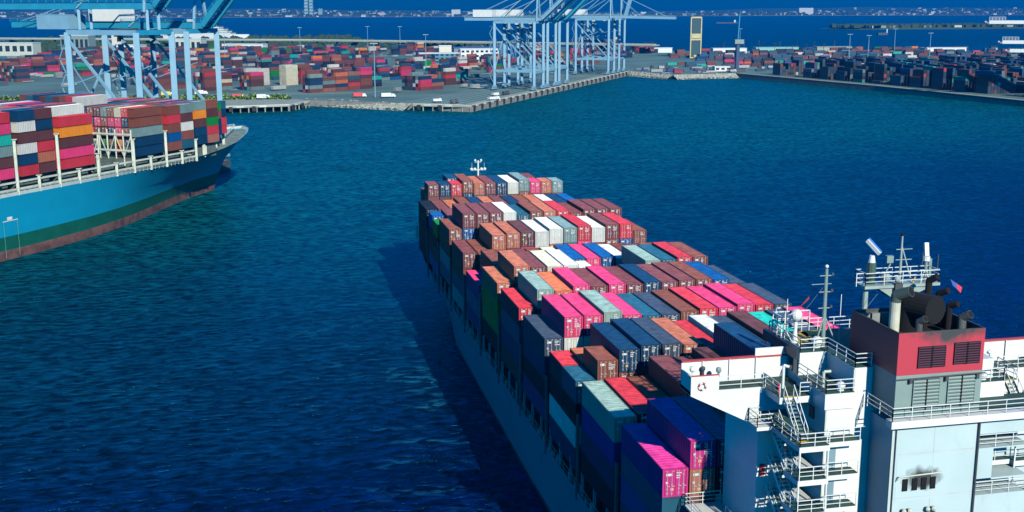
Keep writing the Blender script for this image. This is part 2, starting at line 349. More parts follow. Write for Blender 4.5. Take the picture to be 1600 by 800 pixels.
# per bay: column -> (colour, levels, dz) ; a tuple of two entries = two twenty-foot units (aft, forward)
m_, b_, o_ = 'maroon', 'brown', 'rust'
BAYS = {
 0: {-1: ('magenta', 4, .1), 0: ('magenta', 5, -.1), 1: ('navy', 5, -.1), 2: ('black', 5, -.2), 3: ('navy', 5, 0), 4: (m_, 5, 0), 5: (b_, 5, 0), 6: ('navy', 5, 0), 7: ('slate', 5, 0), 8: (b_, 5, 0), 9: ('pink', 4, 0), 10: ('grey', 4, 0), 11: (m_, 4, 0)},
 1: {-1: ('sage', 4, -.1), 0: ('red', 4, .1), 1: (b_, 4, .1), 2: (m_, 5, -.35), 3: (m_, 5, -.65), 4: ('plum', 5, .3), 5: ('navy', 6, .3), 6: (m_, 5, .2), 7: ('teal', 5, 0), 8: ('navy', 5, 0), 9: ('slate', 5, 0), 10: ('black', 5, 0), 11: ('pink', 5, 0)},
 2: {-1: (('steelblue', 3, 1.8), ('red', 4, -.85)), 0: ((b_, 4, 1.35), (o_, 4, -.6)), 1: ('navy', 5, -.25), 2: ('navy', 5, .15), 3: ('slate', 5, .1), 4: (o_, 5, -.1), 5: ('red', 5, -.6), 6: ('white', 5, 0), 7: ('slate', 5, -.3), 8: ('plum', 5, .2), 9: ('teal', 5, -.05), 10: ('slate', 5, .15), 11: ('pink', 5, .3)},
 3: {-1: ('slate', 4, 0), 0: ('pink', 5, -.05), 1: ('pink', 5, 0), 2: ('sage', 5, .3), 3: ('pink', 5, -.2), 4: ('steelblue', 5, -.45), 5: ('slate', 5, -.45), 6: (b_, 5, -.2), 7: ('red', 5, .05), 8: ('pink', 5, .05), 9: ('pink', 5, .35), 10: ('red', 5, .1), 11: ('slate', 5, .05)},
 4: {-1: ('red', 4, .3), 0: ('sage', 5, .05), 1: ('orange', 5, -.25), 2: ('pink', 5, .3), 3: (m_, 5, .1), 4: ('pink', 5, .3), 5: (m_, 5, .1), 6: ('navy', 5, .35), 7: (m_, 5, .2), 8: (m_, 5, .35), 9: (b_, 5, .35), 10: ('blue', 5, .2), 11: ('slate', 5, -.5)},
 5: {-1: (o_, 4, .4), 0: (o_, 5, .2), 1: (m_, 5, -.1), 2: ('cream', 5, -.05), 3: ('white', 5, -.05), 4: (('white', 5, -.75), (b_, 4, 0)), 5: (b_, 3, 0), 6: ('navy', 3, 0), 7: (b_, 3, 0), 8: ('sage', 5, .1), 9: ('steelblue', 5, .1), 10: ('red', 5, .4), 11: (b_, 5, .3)},
 6: {-1: ('pink', 3, -.7), 0: (b_, 4, .1), 1: (b_, 4, -.2), 2: (m_, 4, 0), 3: (b_, 4, 0), 4: ('cream', 4, .1), 5: ('blue', 4, .4), 6: ('pink', 4, .35), 7: ('blue', 4, .4), 8: ('white', 4, .1), 9: (m_, 4, .1), 10: (m_, 4, 0), 11: (b_, 4, 0)},
 7: {-1: ((m_, 4, -.95), (m_, 4, -.95)), 0: ((b_, 4, -.95), (b_, 4, -.95)), 1: (o_, 5, -.7), 2: (o_, 5, -.5), 3: ('plum', 5, -.4), 4: ('white', 5, -.4), 5: ('white', 5, 0), 6: ('grey', 5, .05), 7: ('red', 5, .3), 8: ('white', 5, -.1), 9: (m_, 5, .35), 10: ('red', 5, .35), 11: (b_, 4, 1.8)},
 8: {-1: (b_, 4, .5), 0: (m_, 5, .7), 1: (m_, 5, .7), 2: (m_, 5, .7), 3: ('white', 5, .7), 4: ('steelblue', 5, .1), 5: (b_, 5, .6), 6: (o_, 5, .6), 7: ('red', 5, .6), 8: (m_, 5, .1), 9: (m_, 5, .65), 10: (m_, 5, .65), 11: (m_, 5, .65)},
 9: {-1: (('green', 4, -1.2), ('blue', 4, -.5)), 0: (m_, 4, 0), 1: (o_, 3, 0), 2: (b_, 3, 0), 3: (m_, 4, -.6), 4: ('navy', 4, -.6), 5: (b_, 4, -.6), 6: (b_, 4, 0), 7: (o_, 4, -.3), 8: (b_, 4, 0), 9: ('grey', 3, 0), 10: (b_, 3, 0), 11: (m_, 3, 0)},
 10: {-1: ('black', 4, -.6), 0: (m_, 4, -.6), 1: (o_, 4, -.6), 2: (b_, 4, -.1), 3: ('navy', 4, -.1), 4: (o_, 4, -.1), 5: (m_, 4, -.1), 6: ('navy', 4, -.1), 7: (b_, 4, -.1), 8: (o_, 4, -.1), 9: ('white', 4, -.1), 10: ('navy', 4, -.1), 11: ('blue', 4, -.1)},
 11: {0: ((m_, 5, -.3), (b_, 4, 0)), 1: (('navy', 5, -.3), (m_, 4, 0)), 2: (('red', 5, -.3), ('navy', 5, .3)), 3: (b_, 5, .3), 4: (o_, 5, -.3), 5: (m_, 5, -.25), 6: ('navy', 5, -.3), 7: ('white', 5, -.3), 8: ('grey', 5, .25), 9: (('pink', 5, -.3), (m_, 5, 0)), 10: ((o_, 5, -.35), (m_, 4, 0)), 11: (('grey', 5, -.35), (b_, 4, 0))},
}
SIDE = {0: ['steelblue', 'blue', 'slate'], 1: ['magenta', 'navy', 'black'], 2: ['black', 'white', 'navy'], 3: ['navy', 'black', 'pink'], 4: ['steelblue', 'navy', 'maroon'], 5: ['green', 'green', 'black'],
        6: ['steelblue', 'pink'], 7: ['brown', 'steelblue', 'grey'], 8: ['brown', 'grey', 'steelblue'], 9: ['black', 'maroon', 'blue'], 10: ['black', 'black', 'black']}
UNDER = {(8, 0): 'blue', (3, 0): 'white', (3, 1): 'white', (0, 0): 'salmon', (0, 1): 'black', (7, 8): 'maroon', (7, 7): 'pink', (7, 3): 'pink', (7, 9): 'brown', (7, 10): 'blue', (2, 1): 'brown'}
rc = ['maroon', 'brown', 'rust', 'navy', 'slate', 'grey', 'plum', 'brown', 'maroon', 'white', 'steelblue']
def bayphrase(b): return f'{ORD[b]} bay ahead of bridge'
for b, cols in BAYS.items():
    for k, spec in cols.items():
        units = [(0, 12.19, spec)] if isinstance(spec[0], str) else [(0, 6.06, spec[0]), (6.13, 6.06, spec[1])]
        for oy, L, (cn, n, dz) in units:
            y = Y0 + YP * b + oy; ztop = ZB + TIER * n + dz
            size = 'long' if L > 7 else ('short aft' if oy == 0 else 'short forward')
            pos = ORD[k - (-1)]
            def lab(cn, tier): return f'{NAMES[cn]} {size} container {tier} {pos} port stack, {bayphrase(b)}'
            container(cx(k), y, ztop - TIER, L, cn, lab(cn, 'topping'), 'containers stacked on the departing ship', True)
            # below
            depth = 0; z = ztop - 2 * TIER; j = 0
            while z > ZB - 1.5:
                if k == -1 and j < 3:
                    sc = SIDE.get(b, ['brown'] * 3); c2 = sc[j] if j < len(sc) else random.choice(rc)
                    container(cx(k), y, z, L, c2, lab(c2, ['second down in', 'third down in', 'fourth down in'][j]), 'containers stacked on the departing ship', False)
                elif (j == 0 and (b, k) in UNDER) or (j == 0 and b in (11,) and L > 7) or (j == 0 and b == 7 and k < 12 and k > 0):
                    c2 = UNDER.get((b, k), random.choice(rc))
                    container(cx(k), y, z, L, c2, lab(c2, 'second down in'), 'containers stacked on the departing ship', True)
                else:
                    c2 = UNDER.get((b, k)) if j == 0 and (b, k) in UNDER else random.choice(rc)
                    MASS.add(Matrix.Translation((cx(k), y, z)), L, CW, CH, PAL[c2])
                z -= TIER; j += 1
print('containers main', NCONT[0])

# ------------------------------------------------------------------ hull builder
def hull(origin, heading, secs, zlev, mats, wlshrink, deckmat, parent, name='hull', power=1.6, keel=-5.0, gun=1.0):
    """secs: (s, half breadth at deck, half breadth at waterline, deck height). s along heading, u to starboard"""
    d = Vector((math.sin(heading), math.cos(heading), 0)); r = Vector((math.cos(heading), -math.sin(heading), 0)); O = Vector(origin)
    rows = []
    for sec in secs:
        s_, hd, hw, zd = sec[:4]; rake = sec[4] if len(sec) > 4 else 0
        zs = [zd] + [zd - gun] + [z for z in zlev] + [keel]
        row = []
        for z in zs:
            z = min(z, zd)
            if z >= 0:
                t = (z / zd) ** power; hb = hw + (hd - hw) * t
            else: hb = hw * (1 + z / 40)
            row.append((s_ + rake * max(0, z / zd) ** 1.4, hb, z))
        rows.append(row)
    mb = MB()
    def P(s_, hb, z, sd): return O + d * s_ + r * hb * sd + Vector((0, 0, z))
    for sd in (-1, 1):
        idx = [[0] * len(rows[0]) for _ in rows]
        for i, row in enumerate(rows):
            for j, (s_, hb, z) in enumerate(row): idx[i][j] = len(mb.v); mb.v.append(tuple(P(s_, hb, z, sd)))
        for i in range(len(rows) - 1):
            for j in range(len(rows[0]) - 1):
                q = [idx[i][j], idx[i + 1][j], idx[i + 1][j + 1], idx[i][j + 1]]
                if sd > 0: q = q[::-1]
                mb.f.append(q); mb.m.append(mb.mi(mats[j]))
    # transom and deck
    s0 = rows[0]
    for j in range(len(s0) - 1):
        mb.poly([P(*s0[j], -1), P(*s0[j], 1), P(*s0[j + 1], 1), P(*s0[j + 1], -1)], mats[j])
    o = mb.build(name, parent)
    for p in o.data.polygons: p.use_smooth = True
    dk = MB(); inner = []
    for sec, row in zip(secs, rows):
        hd, hw, zd = sec[1:4]; t = ((zd - 1.1) / zd) ** power; inner.append((row[0][0], max(.03, min(hd - .15, hw + (hd - hw) * t - .12)), zd - 1.1))
    for a, c in zip(inner[:-1], inner[1:]): dk.poly([P(*a, -1), P(*c, -1), P(*c, 1), P(*a, 1)][::-1], deckmat)
    dk.build('deck', parent)
    bw = MB()   # inner face of bulwark
    for sd in (-1, 1):
        for a, c, ia, ic in zip(rows[:-1], rows[1:], inner[:-1], inner[1:]):
            A1 = P(a[0][0], a[0][1], a[0][2], sd); C1 = P(c[0][0], c[0][1], c[0][2], sd)
            A0 = P(a[0][0], max(0, a[0][1] - .15), a[0][2], sd); C0 = P(c[0][0], max(0, c[0][1] - .15), c[0][2], sd)
            bw.poly([A1, C1, C0, A0], mats[0]); bw.poly([A0, C0, P(*ic, sd), P(*ia, sd)], deckmat)
    bw.build('bulwark', parent)
    return P

HSLATE = mat('slate_hull_paint', (0.10, 0.20, 0.24), 0.45, 0.12, 0.12, dirt=0.3, seam=((0, 1, 0), 10, 2.4, .14))
ship = thing('container_ship', 'loaded container ship with slate hull, white bridge house and red funnel, sailing out', 'ship', (51.4, 86, 0))
def rel(o, t):     # keep world placement under a parent that is not at the origin
    pass
SH = ship; SHI = Matrix.Translation((-51.4, -86, 0))
_MB = MB
class LB(MB):      # builds in world coordinates, stored relative to the ship's empty
    def build(s, name, parent=None, smooth=False):
        if parent is not None:
            p = parent; inv = Matrix.Identity(4)
            M = Matrix.Identity(4); q = p; chain = []
            while q is not None: chain.append(q); q = q.parent
            for q in reversed(chain): M = M @ Matrix.Translation(q.location) @ q.rotation_euler.to_matrix().to_4x4()
            inv = M.inverted(); s.v = [tuple(inv @ Vector(v)) for v in s.v]
        return _MB.build(s, name, parent, smooth)
_MB = MB
secs = [(-80, 12, 9, 9.3), (-60, 16.2, 12, 8.6), (-20, 16.95, 16.9, 8.3), (60, 16.95, 16.95, 8.3), (125, 16.95, 15.8, 8.4), (145, 16.95, 13.6, 8.8), (158, 16.9, 11.4, 9.6), (168, 16.6, 9.3, 11.4), (176, 15.8, 7.6, 13.2), (186, 13, 5, 14), (196, 9, 2.6, 14.3), (204, 4.5, .8, 14.6), (208.5, .1, 0, 14.8)]
MB = LB
hull((51.4, 86, 0), 0.0, secs, [6, 4, 2.2, 0.6, 0.0], [HSLATE] * 5 + [mat('boot_top_brown', (0.10, 0.045, 0.04), .6, .3, .5)] * 2, None, mat('dark_ship_deck', (0.10, 0.07, 0.055), .8, .3, .5), ship)

# hatch covers, lashing posts along the port side, walkway
hb = LB()
for b in range(12):
    y = Y0 + YP * b
    hb.box(37.3 if b else 37.3, 66.2, y - .1, y + 12.3, 7.3, ZB - 1.4, DKGREY)
hb.build('hatch_cover', ship)
for b in range(0, 12):
    y = Y0 + YP * b - 1.35
    lp = LB()
    for k in range(0, 13):
        x = X0 + XP * (k - 1) - .08
        if b == 11 and k < 1: continue
        lp.box(x - .12, x + .12, y - .35, y + .35, 7.2, 17.6 if b not in (11,) else 15.5, DKGREY)
    for z in (13.6, 16.4): lp.box(34.6, 68.2, y - .45, y + .45, z, z + .15, DKGREY)
    lp.build('lashing_bridge', ship)
pr = LB()
yy = 96.0
while yy < 238:
    pr.box(34.62, 34.9, yy, yy + .35, 7.2, 11.1, HSLATE); yy += 4.9
pr.rail([(34.62, 95, 7.4), (34.62, 238, 7.4)], GREYGRN, h=1.9, step=2.4, r=.04)
pr.build('side_railing', ship)
ft = LB()
rr = random.Random(5)
yy = 97
while yy < 200:
    ft = LB(); ft.box(34.48, 34.8, yy, yy + rr.uniform(.3, .8), 8.3, 8.3 + rr.uniform(.3, .9), GREYGRN); ft.build('fairlead', ship); yy += rr.uniform(1.5, 7)
dm = LB()   # draught and tug marks on the port shell
for (y, z) in ((118, 5.6), (106, 3.8), (139, 5.0)): dm.box(34.42, 34.44, y, y + .25, z, z + 1.3, DKGREY)
dm.build('hull_mark', ship)

# foremast
fm = LB()
fx, fy = 51.6, 272
fm.bar((fx, fy, 13), (fx, fy, 27.6), .32, WCLEAN, 8, .18); fm.bar((fx - 1.6, fy, 25.3), (fx + 1.6, fy, 25.3), .12, WCLEAN, 6)
fm.bar((fx - .8, fy, 27.2), (fx + .8, fy, 27.2), .08, WCLEAN, 6)
for dx in (-1.6, -.8, .8, 1.6): fm.sphere((fx + dx, fy, 25.5), .38, WCLEAN)
for dx in (-.7, .7): fm.sphere((fx + dx, fy, 27.6), .3, WCLEAN)
for dx in (-1.5, 1.5): fm.bar((fx + dx, fy, 25.3), (fx + dx, fy, 27), .03, WCLEAN)
fm.bar((fx, fy, 25), (fx + 3.5, fy - 9, 20), .02, ROD)
fm.build('foremast', ship)
bwk = LB(); bwk.box(34.0, 34.6, 254.5, 255.4, 12.6, 15.6, CREAM); bwk.build('side_light_screen', ship)

# ------------------------------------------------------------------ accommodation and bridge
W_ = WHITE
hs = LB()
hs.box(40.1, 62.7, 86.2, 93.1, 7.3, 29.3, W_)
hs.box(43.6, 59.2, 86.2, 93.1, 29.3, 32.1, W_)
hs.build('accommodation_block', ship)
def wall_seams(lb, x0, x1, y, zs):
    for z in zs: lb.box(x0, x1, y - .012, y, z - .03, z + .03, mat('seam_grey', (.45, .47, .47), .7))
# wheelhouse with inclined windows
wh = LB()
wh.box(43.6, 59.2, 86.3, 92.6, 32.13, 34.8, W_)
wh.build('wheelhouse', ship)
fasc = LB(); fasc.box(43.25, 43.55, 86.3, 92.9, 34.25, 35.15, mat('navy_fascia', (.01, .03, .05), .5)); fasc.build('roof_fascia', ship)
for i, (y0, y1) in enumerate(((90.6, 91.9), (89.4, 90.1), (87.5, 88.2), (86.6, 87.2))):
    g = LB(); g.box(43.54, 43.598, y0, y1, 32.9, 34.1, GLASS); g.build('window', ship)
g = LB(); g.box(43.53, 43.597, 88.4, 89.2, 32.15, 34.1, mat('door_slate', (.16, .26, .30), .5)); g.build('door', ship)
# monkey deck floor and markings
md = LB(); md.box(43.6, 59.2, 86.32, 92.58, 34.8, 34.84, DGREEN); md.box(46.05, 56.75, 81.55, 86.3, 34.8, 34.84, DGREEN); md.build('monkey_deck', ship)
yp = LB(); yp.prism([(44.6, 88.6), (46.6, 89.8), (46.9, 92.2), (45.3, 91.6)], 34.843, 34.87, YEL); yp.prism([(46.3, 90.6), (48.4, 91.4), (48.3, 92.3), (46.4, 92.4)], 34.843, 34.87, YEL); yp.build('deck_marking', ship)
rl = LB(); z = 34.84
rl.rail([(43.65, 92.5, z), (43.65, 86.4, z), (46.1, 86.4, z), (46.1, 81.6, z), (47.5, 81.6, z)])
rl.rail([(55.4, 81.6, z), (56.7, 81.6, z), (56.7, 86.4, z), (59.15, 86.4, z), (59.15, 92.5, z), (43.65, 92.5, z)])
for y in (91, 89.2, 87.6): rl.bar((43.65, y, z + 1.1), (44.3, y, z), .05, WCLEAN)
rl.build('railing', ship)
# tall casing box behind the wheelhouse and engine casing
tb = LB()
tb.box(46.0, 56.8, 81.5, 86.28, 7.3, 34.79, W_)
tb.box(45.9, 46.08, 81.42, 81.5, 7.3, 34.7, CREAM)
tb.build('stair_casing', ship)
ec = LB()
ECW = mat('pale_blue_grey_paint', (0.42, 0.54, 0.53), 0.5, 0.06, 0.3, dirt=0.2, bump=0.12, bscale=0.8)
ec.box(47.62, 55.2, 78.0, 81.48, 7.3, 31.1, ECW)
ec.box(47.55, 47.66, 77.9, 78.02, 7.3, 31.1, CREAM); ec.bar((47.9, 77.9, 7.3), (47.9, 77.9, 31), .05, DKGREY, 6)
ec.bar((55.15, 77.85, 7.3), (55.15, 77.85, 31), .09, DKGREY, 6)
ec.box(48.0, 55.3, 77.9, 78.0, 30.75, 30.95, DKGREY)
wall_seams(ec, 47.7, 55.0, 77.998, (28.6, 24.9, 21.5))
ec.box(51.3, 51.34, 77.985, 78, 12, 30.7, mat('seam_grey'))
ec.build('engine_casing', ship)
# soot material for vents
def soot_mat(name, base, cx_, cz, sx, sz, up):
    m = bpy.data.materials.new(name); m.use_nodes = True; t = m.node_tree; N = t.nodes; L = t.links
    g = N.new('ShaderNodeNewGeometry'); mp = N.new('ShaderNodeVectorMath'); mp.operation = 'SUBTRACT'; mp.inputs[1].default_value = (cx_, 78, cz); L.new(g.outputs['Position'], mp.inputs[0])
    m2 = N.new('ShaderNodeVectorMath'); m2.operation = 'MULTIPLY'; m2.inputs[1].default_value = (1 / sx, 0, 1 / sz); L.new(mp.outputs[0], m2.inputs[0])
    ln = N.new('ShaderNodeVectorMath'); ln.operation = 'LENGTH'; L.new(m2.outputs[0], ln.inputs[0])
    nz = N.new('ShaderNodeTexNoise'); nz.inputs['Scale'].default_value = 1.3; nz.inputs['Detail'].default_value = 7; L.new(g.outputs['Position'], nz.inputs['Vector'])
    ad = N.new('ShaderNodeMath'); ad.operation = 'MULTIPLY_ADD'; ad.inputs[1].default_value = 1.0; L.new(nz.outputs['Fac'], ad.inputs[0]); L.new(ln.outputs['Value'], ad.inputs[2])
    mr = N.new('ShaderNodeMapRange'); mr.inputs[1].default_value = .95; mr.inputs[2].default_value = 1.42; mr.inputs[3].default_value = 1; mr.inputs[4].default_value = 0; L.new(ad.outputs[0], mr.inputs[0])
    mx = N.new('ShaderNodeMix'); mx.data_type = 'RGBA'; L.new(mr.outputs[0], mx.inputs[0]); mx.inputs[6].default_value = (*base, 1); mx.inputs[7].default_value = (.025, .03, .03, 1)
    L.new(mx.outputs[2], N['Principled BSDF'].inputs['Base Color']); N['Principled BSDF'].inputs['Roughness'].default_value = .6
    return m
SOOTRED = soot_mat('sooted_funnel_red', (0.336, 0.024, 0.040), 52.2, 38.9, 4.2, 1.9, 1)
SOOTW = soot_mat('sooted_white', (0.336, 0.432, 0.424), 50.5, 26.4, 1.9, 1.2, 1)
st = LB(); st.box(48.2, 52.6, 77.99, 77.998, 24.6, 28.4, SOOTW); st.build('soot_stain', ship)
for i, x in enumerate((48.75, 49.6, 50.4, 51.2)):
    v = LB(); v.box(x, x + .45, 77.9, 77.985, 25.5, 26.5, BLACK); v.build('vent', ship)
hp = LB(); hp.bar((48.3, 77.75, 26.8), (52.0, 77.75, 26.9), .06, CREAM, 6); hp.bar((48.3, 77.75, 26.8), (48.2, 77.75, 26.5), .06, CREAM, 6)
hp.build('vent_hood', ship)
for x in (48.9, 49.4, 51.0, 51.5): hp = LB(); hp.sphere((x, 77.7, 23.9), .22, CREAM, 7, 4); hp.bar((x, 77.8, 23.8), (x + .3, 77.6, 23.2), .1, DKGREY, 6); hp.build('pipe_end', ship)
fa = LB()
fa.box(55.25, 60.0, 78.02, 80.5, 29.7, 31.1, ECW); fa.box(55.25, 56.7, 78.02, 80.5, 25.9, 28.4, ECW); fa.box(55.25, 60.0, 78.02, 80.5, 7.3, 24.5, ECW)
fa.box(55.25, 62.0, 80.51, 81.4, 7.3, 31.1, ECW); fa.box(55.25, 60, 78.02, 80.5, 28.4, 28.5, ECW); fa.box(56.71, 60, 78.05, 80.5, 25.75, 25.9, ECW)
fa.box(55.08, 58.9, 82.0, 86.2, 31.7, 34.6, WHITE)
fa.build('starboard_casing', ship)
g = LB(); g.box(56.3, 57.3, 81.9, 81.99, 32.8, 33.8, GLASS); g.build('window', ship)
rl = LB(); rl.rail([(55.3, 78.1, 28.5), (60, 78.1, 28.5)]); rl.build('railing', ship); rl = LB(); rl.rail([(55.3, 78.1, 24.5), (60, 78.1, 24.5)]); rl.build('railing', ship)
# aft casing gallery
pf = LB(); pf.box(46.95, 70.0, 77.1, 77.98, 31.12, 31.7, W_); pf.box(55.2, 69.5, 77.98, 81.5, 31.12, 31.6, DGREEN); pf.build('gallery', ship)
rl = LB(); rl.rail([(47.0, 81, 31.7), (47.0, 77.15, 31.7), (70, 77.15, 31.7)], r=.035); rl.build('railing', ship)
# funnel
fn = thing('funnel', None, None)
fn.parent = ship; fn.location = (0, 0, 0)
lo = LB(); lo.box(47.6, 55.05, 78.0, 85.4, 31.72, 35.1, GREYGRN); lo.build('lower_casing', fn)
up = LB()
up.poly([(47.6, 78, 35.1), (55.05, 78, 35.1), (55.05, 78, 38.5), (47.6, 78, 38.5)], SOOTRED)
up.poly([(47.6, 85.4, 35.1), (47.6, 78, 35.1), (47.6, 78, 38.5), (47.6, 85.4, 38.5)], SHIPRED)
up.poly([(55.05, 78, 35.1), (55.05, 85.4, 35.1), (55.05, 85.4, 38.5), (55.05, 78, 38.5)], SHIPRED)
up.poly([(55.05, 85.4, 35.1), (47.6, 85.4, 35.1), (47.6, 85.4, 38.5), (55.05, 85.4, 38.5)], SHIPRED)
up.box(47.75, 54.9, 78.15, 85.25, 37.0, 37.3, BLACK)
for a in ((47.6, 47.75, 78, 85.4), (54.9, 55.05, 78, 85.4), (47.75, 54.9, 78, 78.15), (47.75, 54.9, 85.25, 85.4)): up.box(a[0] + .003, a[1] - .003, a[2] + .003, a[3] - .003, 37.0, 38.53, mat('sooted_steel', (.05, .055, .05), .7, .3))
up.build('upper_casing', fn)
for (x0, x1, z0, z1, mm) in ((49.35, 51.6, 35.65, 37.35, mat('louver_dark', (.05, .012, .03), .6)), (52.45, 54.6, 35.75, 37.5, mat('louver_dark')), (49.1, 51.3, 32.2, 34.7, GREYGRN), (52.1, 54.4, 32.3, 34.8, GREYGRN)):
    v = LB(); v.box(x0, x1, 77.92, 77.997, z0, z1, BLACK if mm != GREYGRN else DKGREY)
    n = 9
    for j in range(n):
        zz = z0 + (z1 - z0) * j / n
        v.poly([(x0, 77.90, zz), (x1, 77.90, zz), (x1, 77.84, zz + (z1 - z0) / n * .45), (x0, 77.84, zz + (z1 - z0) / n * .45)], mm)
        v.poly([(x0, 77.90, zz + (z1 - z0) / n * .8), (x1, 77.90, zz + (z1 - z0) / n * .8), (x1, 77.84, zz + (z1 - z0) / n * .45), (x0, 77.84, zz + (z1 - z0) / n * .45)][::-1], mm)
    v.box((x0 + x1) / 2 - .05, (x0 + x1) / 2 + .05, 77.82, 77.92, z0, z1, BLACK); v.box(x0 - .05, x0, 77.84, 77.997, z0, z1, mm); v.box(x1, x1 + .05, 77.84, 77.997, z0, z1, mm)
    v.build('louver', fn)
fr = LB(); fr.bar((47.4, 77.8, 34.85), (55.2, 77.8, 34.95), .05, DKGREY, 6)
for x in (48.6, 51.7, 54.4): fr.box(x, x + .25, 77.7, 77.98, 34.5, 34.85, DKGREY)
fr.build('pipe_rail', fn)
def pipe(name, pts, r, m, n=16, cap=BLACK, wall=.06):
    p = LB()
    for a, b2 in zip(pts[:-1], pts[1:]): p.bar(a, b2, r, m, n)
    for q in pts[1:-1]: p.sphere(q, r * 1.0, m, n, 8)
    a = Vector(pts[-2]); b2 = Vector(pts[-1]); dd = (b2 - a).normalized(); p.bar(b2 + dd * .004, b2 + dd * .012, r * .88, cap, n)
    p.build(name, fn, True) if False else p.build(name, fn)
STEEL = mat('sooted_pipe_steel', (.07, .075, .07), .6, .3, .8)
PALEP = mat('pale_pipe', (.50, .50, .38), .5, .15, .8)
pipe('exhaust_pipe', [(51.4, 83.0, 37.2), (51.4, 82.6, 39.4), (52.1, 80.4, 39.5)], 1.15, BLACK, 24)
pipe('exhaust_pipe', [(48.65, 80.6, 37.2), (48.65, 80.6, 40.5)], .42, PALEP)
pipe('exhaust_pipe', [(48.65, 80.6, 40.4), (48.68, 80.5, 40.9), (49.3, 79.5, 41.4)], .43, mat('pipe_elbow_green', (.06, .09, .07), .6))
pipe('exhaust_pipe', [(50.0, 79.2, 37.2), (50.0, 79.2, 39.0), (50.2, 78.7, 39.35)], .28, STEEL)
pipe('exhaust_pipe', [(54.0, 79.6, 37.2), (54.0, 79.6, 39.0), (54.3, 79.0, 39.4)], .34, STEEL)
pipe('exhaust_pipe', [(53.9, 84.4, 37.2), (53.9, 84.4, 40.9), (54.2, 83.7, 41.4)], .28, BLACK)
pipe('exhaust_pipe', [(54.4, 83.6, 37.2), (54.4, 83.6, 40.0), (54.7, 82.8, 40.4)], .27, BLACK)
pipe('exhaust_pipe', [(54.5, 82.2, 37.2), (54.5, 82.2, 39.3), (54.8, 81.5, 39.6)], .25, BLACK)
for k in range(6):
    q = LB(); x = 48.2 + k * .9; q.box(x, x + .7, 84.7, 85.2, 37.3, 38.3, mat('pale_grey_metal', (.2, .23, .22), .6)); q.build('vent_box', fn)

# bridge wings (port and starboard mirror)
def mirror(lb): lb.v = [(2 * 51.4 - v[0], v[1], v[2]) for v in lb.v]; lb.f = [f[::-1] for f in lb.f]; return lb
WTRIM = mat('wing_red_trim', (.45, .05, .04), .6)
for sgn in (1, -1):
    wng = LB()
    wng.prism([(34.0, 86.32), (43.6, 86.32), (43.6, 88.6), (34.0, 88.6)], 31.8, 32.1, W_)
    wng.box(34.01, 43.6, 86.35, 88.58, 32.1, 32.13, DGREEN)
    # aft plate with sloping lower edge
    M = Matrix(((1, 0, 0, 0), (0, 0, 1, 0), (0, 1, 0, 0), (0, 0, 0, 1)))
    wng.prism([(34.0, 31.75), (39.5, 28.95), (40.12, 29.0), (40.12, 32.1), (36.4, 32.1), (36.4, 33.4), (34.0, 33.4)], 86.22, 86.32, W_, M)
    wng.prism([(40.12, 31.6), (43.6, 31.9), (43.6, 32.1), (40.12, 32.1)], 86.22, 86.32, W_, M)
    wng.box(34.0, 34.12, 86.32, 88.6, 31.75, 33.4, W_)
    wng.box(34.0, 43.6, 88.5, 88.62, 31.9, 34.0, W_)
    for x in (35.8, 38.2, 40.6): wng.box(x, x + .1, 88.35, 88.5, 32.1, 34.0, W_)
    wng.prism([(34.0, 31.75), (40.1, 28.6), (40.1, 31.8), (34.0, 31.8)], 88.5, 88.6, W_, M)
    tr = LB(); tr.box(34.0, 43.6, 88.35, 88.75, 34.0, 34.1, WTRIM); tr.box(34.1, 36.4, 86.2, 86.4, 33.4, 33.46, WTRIM)
    wd = LB(); wd.box(40.6, 43.55, 88.5, 88.66, 34.1, 34.75, W_)
    rw = LB(); rw.rail([(36.45, 86.3, 32.13), (40.4, 86.3, 32.13)])
    for lb_, nm in ((wng, 'bridge_wing'), (tr, 'wing_trim'), (wd, 'wind_deflector'), (rw, 'railing')):
        if sgn < 0: mirror(lb_)
        lb_.build(nm, ship)
# lifebuoy, searchlight, compass repeater on port wing
lbuoy = LB()
def ring(lb, c, r, t, m1, m2, n=16, axis='Y'):
    for j in range(n):
        a = 2 * math.pi * j / n; b2 = 2 * math.pi * (j + 1) / n
        lb.bar((c[0] + r * math.cos(a), c[1], c[2] + r * math.sin(a)), (c[0] + r * math.cos(b2), c[1], c[2] + r * math.sin(b2)), t, m1 if (j // 2) % 2 else m2, 6)
ring(lbuoy, (34.95, 86.12, 32.55), .3, .08, WTRIM, WCLEAN); lbuoy.build('lifebuoy', ship)
rp = LB(); rp.bar((34.2, 86.5, 33.4), (34.2, 86.5, 33.8), .07, WCLEAN, 6); rp.sphere((34.2, 86.5, 34.0), .28, WCLEAN); rp.build('searchlight', ship)
cr_ = LB(); cr_.bar((36.7, 87.0, 32.1), (36.7, 87.0, 33.4), .1, GREYGRN, 8); cr_.sphere((36.7, 87.0, 33.6), .26, GREYGRN); cr_.build('compass_repeater', ship)
tc_ = LB(); tc_.bar((35.8, 88.2, 32.1), (35.8, 88.2, 33.2), .12, DKGREY, 8); tc_.sphere((35.8, 88.2, 33.4), .22, DKGREY); tc_.build('control_stand', ship)

